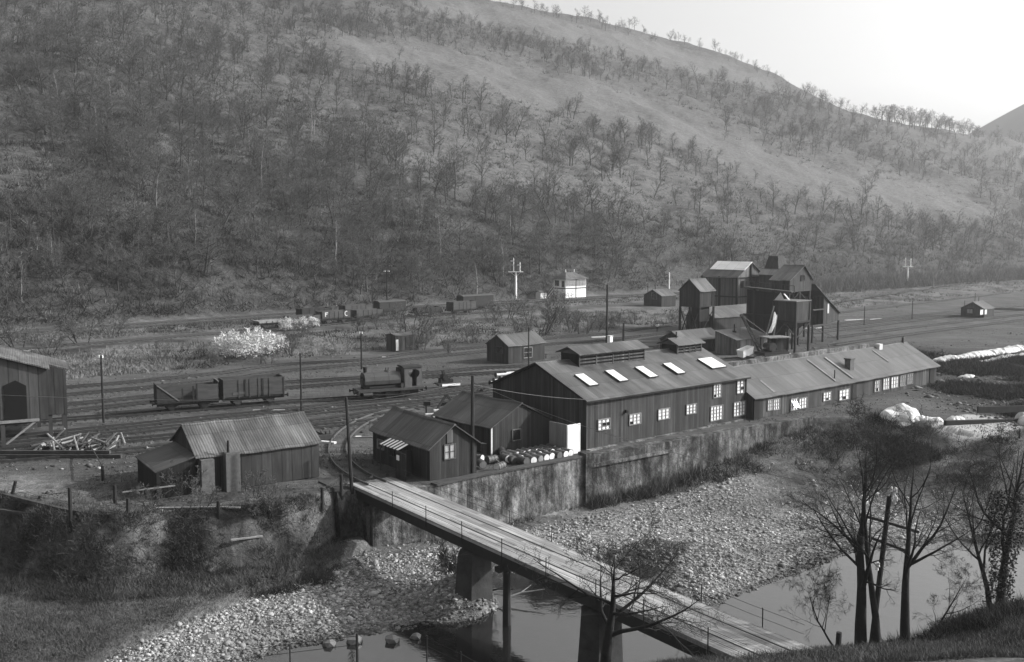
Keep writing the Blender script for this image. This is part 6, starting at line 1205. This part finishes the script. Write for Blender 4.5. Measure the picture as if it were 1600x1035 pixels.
fore('bare_tree', 'tall thick bare tree, leftmost stem of the clump at the near bank', 1364, 43.5, 9.7, .33, 22, lean=(-.03, .0))
fore('bare_tree', 'tall slim bare tree just left of the insulator pole, its trunk straight', 1392, 43, 8.8, .2, 23, lean=(.02, .05))
fore('bare_tree', 'tall bare tree with a bent trunk right of the insulator pole', 1437, 43.5, 9.0, .27, 24, lean=(-.1, .0))
fore('bare_tree', 'thin low bare tree leaning left over the water beside the thick trunk', 1345, 44, 5.0, .08, 25, lean=(-.5, 0))
fore('bare_tree', 'thin drooping bare tree reaching right over the water', 1452, 44.5, 5.0, .09, 26, lean=(.7, 0))
it_ = fore('ivy_tree', 'ivy clad tree at the right edge of the near bank', 1586, 47.5, 9.0, .26, 27, lean=(.03, .0)); it2 = fore('bare_tree', 'bare tree forking left beside the ivy clad tree', 1578, 47.8, 8.0, .17, 28, lean=(-.25, .0))
r_ = np.random.RandomState(77); N_ = 3000; hz = r_.rand(N_) ** .8 * 6.4; ph = r_.uniform(0, 2 * pi, N_); rr = (.28 + .3 * r_.rand(N_) + .55 * np.exp(-((hz - 5) / 1.6) ** 2) * r_.rand(N_) + .9 * np.exp(-(hz / .9) ** 2) * r_.rand(N_)); c = np.stack([rr * np.cos(ph) + .05 * hz * .6, rr * np.sin(ph), hz], -1)
d = r_.normal(0, 1, (N_, 3)); d /= np.linalg.norm(d, axis=1, keepdims=True); w = np.cross(d, r_.normal(0, 1, (N_, 3))); w /= np.linalg.norm(w, axis=1, keepdims=True); V = np.stack([c - w * .05, c + w * .05, c + d * .12], 1).reshape(-1, 3)
o = bpy.data.objects.new('ivy', mesh_from('ivy', (V, np.arange(len(V)).reshape(-1, 3)), MT['ivy'])); C.objects.link(o); o.parent = it_
# near bank grass and brambles
x, y = scatter(60000, 36, 60, .1, .56, seed=31); dn = sdist(NEAR, x, y); k = (dn > -1.2); x, y, = x[k], y[k]; z = ground_z(x, y)
blades('bank_grass', x, y, z, 6, .28, .012, MT['grass_blade'], 'short pale grass on the near bank', 32, .9, .15)
x, y = scatter(5200, 42, 52, .40, .56, seed=33); dn = sdist(NEAR, x, y); k = (dn > -3.2) & (dn < 1.2) & ((x > 20.5) | (dn < -.5)) & (fbm(x, y, 2, 3) > -.2); x, y = x[k], y[k]; z = ground_z(x, y)
blades('bank_brambles', x, y, z, 10, .7, .02, MT['ivy'], 'dark brambles tumbling down the near bank at right', 34, .5, .25)
for i, (px, py) in enumerate(((1470, 965), (1452, 968))):
    pass
# left bank scrub and grass, wall foot scrub, right bank scrub
x, y = scatter(60000, 48, 92, -.56, -.1, seed=41); dY = sdist(YARD, x, y); k = (dY > -6.5) & (dY < .1) & (x < -11.5) & (fbm(x, y, 1.8, 3) > -.3); x, y = x[k], y[k]; z = ground_z(x, y); a_ = fbm(x, y, 2.5, 3) > .05
blades('bank_scrub', x[~a_], y[~a_], z[~a_], 5, .5, .02, MT['scrub_dark'], 'dark straggling scrub on the left river bank', 42, .3, .25); blades('bank_tufts', x[a_], y[a_], z[a_], 7, .5, .02, MT['grass_mid'], 'grass tufts hanging on the left river bank', 43, .3, .2)
x, y = scatter(40000, 45, 72, -.56, -.1, seed=44); dT = sdist(TERR, x, y); dY = sdist(YARD, x, y); k = (dT > -.1) & (dY < -3) & (fbm(x, y, 4, 3) > -.75); x, y = x[k], y[k]; z = ground_z(x, y)
q_ = fbm(x + 3, y, 5, 4) > .08; blades('terrace_pale_grass', x[q_], y[q_], z[q_], 5, .26, .012, MT['grass_blade'], 'paler dead grass patches on the low river terrace', 145, .5, .2); x, y, z = x[~q_], y[~q_], z[~q_]
blades('terrace_grass', x, y, z, 6, .26, .014, MT['grass_mid'], 'short rough grass on the low river terrace', 45, .6, .18)
x, y = scatter(30000, 62, 135, -.12, .5, seed=46); dY = sdist(YARD, x, y); k = (dY < -.75) & (dY > -1.2 - 3.2 * sstep(4, 26, x) - 4 * sstep(20, 30, x)) & (fbm(x, y, 4, 3) > -.05); x, y = x[k], y[k]; z = ground_z(x, y); a_ = fbm(x + 5, y, 3, 3) > .0
blades('wall_foot_scrub', x[a_], y[a_], z[a_], 8, .75, .03, MT['grass_dark'], 'scrub growing at the foot of the river wall', 47, .6, .3); blades('wall_foot_grass', x[~a_], y[~a_], z[~a_], 8, .5, .03, MT['scrub_pale'], 'pale grass at the foot of the river wall', 48, .6, .3)
x, y = scatter(9000, 78, 100, .03, .2, seed=146); dY = sdist(YARD, x, y); k = (dY < -.7) & (dY > -1.7) & (x > 6.3) & (x < 17) & (fbm(x, y, 2, 3) > -.2); x, y = x[k], y[k]; z = ground_z(x, y)
blades('wall_ivy', x, y, z, 9, 1.2, .03, MT['grass_mid'], 'tangled brambles climbing the stone part of the river wall', 147, .9, .25)
x, y = scatter(60000, 85, 200, .34, .6, seed=49); dY = sdist(YARD, x, y); k = (dY < 60) & (x > 50) & (y < 165) & (fbm(x, y, 5, 4) > .0) | ((dY < 0) & (x > 34) & (fbm(x, y, 5, 3) > .1)); k &= (y > 78); x, y = x[k], y[k]; z = ground_z(x, y)
blades('tip_scrub', x, y, z, 8, .8, .045, MT['ivy'], 'dark scrub on the tipped ground at right', 50, .4, .5)
for i, (px, py, s_) in enumerate(((292, 775, .9), (315, 795, .7), (395, 780, .75), (410, 795, .9), (490, 735, .6), (235, 790, .6), (430, 790, .7), (708, 905, 1.0), (738, 915, .95), (722, 925, .8), (750, 935, .7))):
    zz = 0 if i < 7 else -4; x, y = G(px, py, zz); tree_obj('bare_shrub', 'thin bare shrub %s' % ('on the bank top in front of the riverside shed' if i < 7 else 'caught as flood debris against the bridge pier'), 'shrub', (x, y, Zg(x, y)), *bushM[i % 4], None, None, rot=i * 50, scale=s_ * .9, group='thin bare shrubs on the left bank' if i < 7 else 'flood debris at the pier')
# flood branches
for i, (px, py, L, a, tl) in enumerate(((745, 905, 2.6, 20, .5), (760, 925, 2.0, -30, .3), (720, 895, 2.2, 150, .2), (790, 935, 2.4, 10, .25))):
    x, y = G(px, py, -4); o = thing('drift_branch', ['pale drift branch propped on the pier', 'short drift branch at the trestle foot', 'drift branch behind the pier', 'drift branch reaching over the pool'][i], 'branch', (x, y, -4), a); M = MB(); M.path([(0, 0, 0), (L * .4, .1, tl), (L, -.1, tl * 1.8)], [.07, .05, .02]); M.path([(L * .4, .1, tl), (L * .7, .5, tl * 2.2)], [.04, .015]); M.build('branch', MT['timber_pale' if i in (0, 3) else 'timber'], o)
# litter, stones and weeds over the yard and tip
r_ = np.random.RandomState(81); x, y = scatter(60000, 60, 260, -.56, .56, seed=82); u, w = UW(x, y); dY = sdist(YARD, x, y); tipm = (x > 46) & (dY < 60) & (y < 165); k = (dY > .5) & (w < 126) & (tipm | ((r_.rand(len(x)) < .45) & (fbm(x, y, 7, 3) > -.1))); x, y, tipm = x[k], y[k], tipm[k]; z = ground_z(x, y); n1 = len(x)
sz = np.clip(r_.lognormal(-2.9, .6, n1), .03, .3) * np.where(tipm, 1.7, 1); OV0 = np.array([(1, 0, 0), (0, 1, 0), (-1, 0, 0), (0, -1, 0), (0, 0, 1), (0, 0, -1)], float); OF0 = np.array([(0, 1, 4), (1, 2, 4), (2, 3, 4), (3, 0, 4), (1, 0, 5), (2, 1, 5), (3, 2, 5), (0, 3, 5)])
V = OV0[None] * (1 + .25 * r_.normal(0, 1, (n1, 6, 1))) * (sz[:, None] * r_.uniform(.6, 1.6, (n1, 3)))[:, None, :] * np.array([1, 1, .5]); V = V + np.stack([x, y, z + sz * .15], -1)[:, None]
tag(fastmesh('yard_litter', V.reshape(-1, 3), (OF0[None] + (np.arange(n1) * 6)[:, None, None]).reshape(-1, 3), MT['pebble'], {'val': np.repeat(np.clip(r_.lognormal(-2.7, .6, n1), .02, .5), 6)}), 'stones, clinker and rubbish littering the yard and tip', None, None, 'stuff')
x, y = scatter(26000, 60, 240, -.56, .56, seed=83); u, w = UW(x, y); dY = sdist(YARD, x, y); k = (dY > .5) & (w < 126) & (fbm(x, y, 9, 4) > .12); x, y = x[k], y[k]; z = ground_z(x, y)
blades('yard_weeds', x, y, z, 6, .22, .03, MT['grass_mid'], 'thin weeds growing in patches between the sidings', 84, .5, .3)
# white heaps at right
def heap(label, pts, z, h, w, name='lime_heap', m='snow_heap', seed=0):
    P = GP(pts, z); r = np.random.RandomState(seed); cx = sum(p[0] for p in P) / len(P); cy = sum(p[1] for p in P) / len(P); gz0 = Zg(cx, cy); o = thing(name, label, 'heap', (cx, cy, gz0), 0); M = MB(); D_ = densify(P, w * .4); ico = bmesh.new(); bmesh.ops.create_icosphere(ico, subdivisions=3, radius=1); V0 = [v.co.copy() for v in ico.verts]; F0 = [tuple(v.index for v in f.verts) for f in ico.faces]; ico.free()
    for (x, y) in D_:
        sx, sy, sz = w * r.uniform(.7, 1.2), w * r.uniform(.7, 1.1), h * r.uniform(.7, 1.1); ph = r.uniform(0, 6, 3); gz1 = Zg(x, y)
        M.add([(x - cx + v.x * sx * (1 + .16 * sin(3 * v.y + ph[0])), y - cy + v.y * sy * (1 + .16 * sin(4 * v.x + ph[1])), gz1 - gz0 + v.z * sz * (1 + .13 * sin(5 * v.x + ph[2]) * sin(4 * v.y + ph[0])) + r.uniform(-.06, .06) * h) for v in V0], F0)
    M.build('mound', MT[m], o, smooth=False); return o
heap('long white row of heaped lime on the dark tipped ground', [(1470, 560), (1500, 559), (1535, 555), (1562, 552), (1592, 547)], 0, .75, 1.2, seed=1); heap('thin white ridge of heaped lime right of the long row', [(1533, 565), (1560, 562), (1600, 557)], 0, .5, .8, seed=2)
heap('big rounded white heap below the end of the long workshop', [(1399, 662), (1411, 661)], -.6, 1.2, 1.7, seed=3); heap('flat pale slabs heaped right of the rounded white heap', [(1412, 672), (1432, 670), (1455, 672), (1464, 674)], -1, .35, .7, seed=4)
heap('small white slab heap alone on the tipped ground', [(1488, 672), (1496, 670)], -.9, .45, .6, seed=5); heap('small white patch of lime in the middle of the tip', [(1508, 588), (1516, 587)], 0, .3, .7, seed=6); heap('white heap at the right edge beside the thin post', [(1597, 675), (1604, 690)], -1.6, .7, .7, seed=7)
pole(1591, 720, 672, 'thin dark post on the tipped ground at the right edge', r=.1, ins=False, z=-2, name='post', cat='post')
# pebbles and boulders on the river bed
r_ = np.random.RandomState(61); ic = bmesh.new(); bmesh.ops.create_icosphere(ic, subdivisions=1, radius=1); V0 = np.array([v.co[:] for v in ic.verts]); F0 = np.array([[v.index for v in f.verts] for f in ic.faces]); ic.free()
oc = np.array([(1, 0, 0), (0, 1, 0), (-1, 0, 0), (0, -1, 0), (0, 0, 1), (0, 0, -.6), (.6, .6, .5), (-.6, -.5, .5)]); 
x, y = scatter(230000, 38, 112, -.5, .5, seed=62); z, at_ = ground_z(x, y, True); k = (at_['gravel'] > .6) & (z > -4.75) & (z < -2.6) & (r_.rand(len(x)) < np.where(at_['grass'] > .5, .12, 1)); x, y, z, dk = x[k], y[k], z[k], at_['dirt'][k]; N_ = len(x)
sz = np.clip(r_.lognormal(-3.08, .52, N_), .035, .5); val = np.clip(r_.lognormal(-1.38, .3, N_) * (1 - .5 * dk) * (1 - .42 * sstep(-.05, .35, fbm(x, y, 6, 4))) * (1 - .5 * sstep(-1.6, -.2, sdist(POOL, x, y) + .5 * fbm(x, y, 3, 3))), .03, .6)
OV = np.array([(1, 0, 0), (0, 1, 0), (-1, 0, 0), (0, -1, 0), (0, 0, 1), (0, 0, -1)], float); OF = np.array([(0, 1, 4), (1, 2, 4), (2, 3, 4), (3, 0, 4), (1, 0, 5), (2, 1, 5), (3, 2, 5), (0, 3, 5)])
for nm_, (vv, ff), kk, lb in (('river_stones', (V0, F0), sz > .075, 'larger rounded stones covering the river bed'), ('river_pebbles', (OV * .95, OF), sz <= .075, 'small pebbles and shingle covering the river bed')):
    n1 = int(kk.sum()); nv = len(vv); a_ = r_.uniform(0, 2 * pi, n1)[:, None]
    V = vv[None] * (1 + .16 * r_.normal(0, 1, (n1, nv, 1))) * (sz[kk][:, None] * r_.uniform(.7, 1.35, (n1, 3)))[:, None, :] * np.array([1, 1, .6]); V = np.stack([V[..., 0] * np.cos(a_) - V[..., 1] * np.sin(a_), V[..., 0] * np.sin(a_) + V[..., 1] * np.cos(a_), V[..., 2]], -1)
    V = V + np.stack([x[kk], y[kk], z[kk] + sz[kk] * .12], -1)[:, None]; o = fastmesh(nm_, V.reshape(-1, 3), (ff[None] + (np.arange(n1) * nv)[:, None, None]).reshape(-1, 3), MT['pebble'], {'val': np.repeat(val[kk], nv)}); tag(o, lb, None, None, 'stuff')
print('pebbles', N_)
for i, (px, py, s_) in enumerate(((587, 848, .5), (608, 846, .35), (555, 998, .45), (612, 997, .4), (515, 1003, .35), (325, 1000, .6), (1128, 752, .5), (1240, 700 + 60, .4), (650, 992, .3), (980, 876, .3))):
    x, y = G(px, py, -4.1); M = MB(); rr_2 = random.Random(i); M.add([(v[0] * s_ * rr_2.uniform(.9, 1.4), v[1] * s_ * rr_2.uniform(.8, 1.1), v[2] * s_ * .75) for v in V0], [tuple(int(q) for q in f) for f in F0]); o = M.build('boulder', MT['drum_end'] if False else MT['boards_grey'] if False else MT['pebble_big'] if 'pebble_big' in MT else MT['rail_pale'], None); o.location = (x, y, -4.0 if py < 980 else -4.2)
    tag(o, ['pale rounded boulder at the abutment foot', 'smaller pale boulder right of the abutment boulder', 'boulder half sunk in the pool at lower middle', 'dark topped boulder standing in the lower pool', 'boulder on the shingle edge at lower left', 'largest flat boulder on the lower left shingle', 'dark boulder on the shingle below the stone wall', 'lone boulder on the far shingle below the workshop', 'small boulder at the pool edge near the bridge shadow', 'white boulder behind the bridge on the dark shingle'][i], 'boulder')
pp = thing('ground_pipe', 'long thin pipe lying along the foot of the river wall', 'pipe', (*G(780, 800, -4), -3.7)); a = G(780, 800, -4); b = G(945, 772, -4); MB().tube((0, 0, 0), (b[0] - a[0], b[1] - a[1], .1), .08, n=8).build('pipe', MT['rail_pale'], pp)

# ------------------------------------------------------------------ haze
hb = MB(); hb.box(-2700, -60, -30, 2700, 2700, 420); ho = hb.build('haze', (lambda m: m)(bpy.data.materials.new('haze'))); hm = ho.data.materials[0]; hm.use_nodes = True; hn = hm.node_tree; hn.nodes.clear()
pv = hn.nodes.new('ShaderNodeVolumePrincipled'); om = hn.nodes.new('ShaderNodeOutputMaterial'); hn.links.new(pv.outputs[0], om.inputs['Volume'])
pv.inputs['Color'].default_value = (.95, .95, .95, 1); pv.inputs['Density'].default_value = HAZE; pv.inputs['Anisotropy'].default_value = .45; tag(ho, None, None, None, 'stuff'); ho['label'] = 'thin pale haze filling the valley'
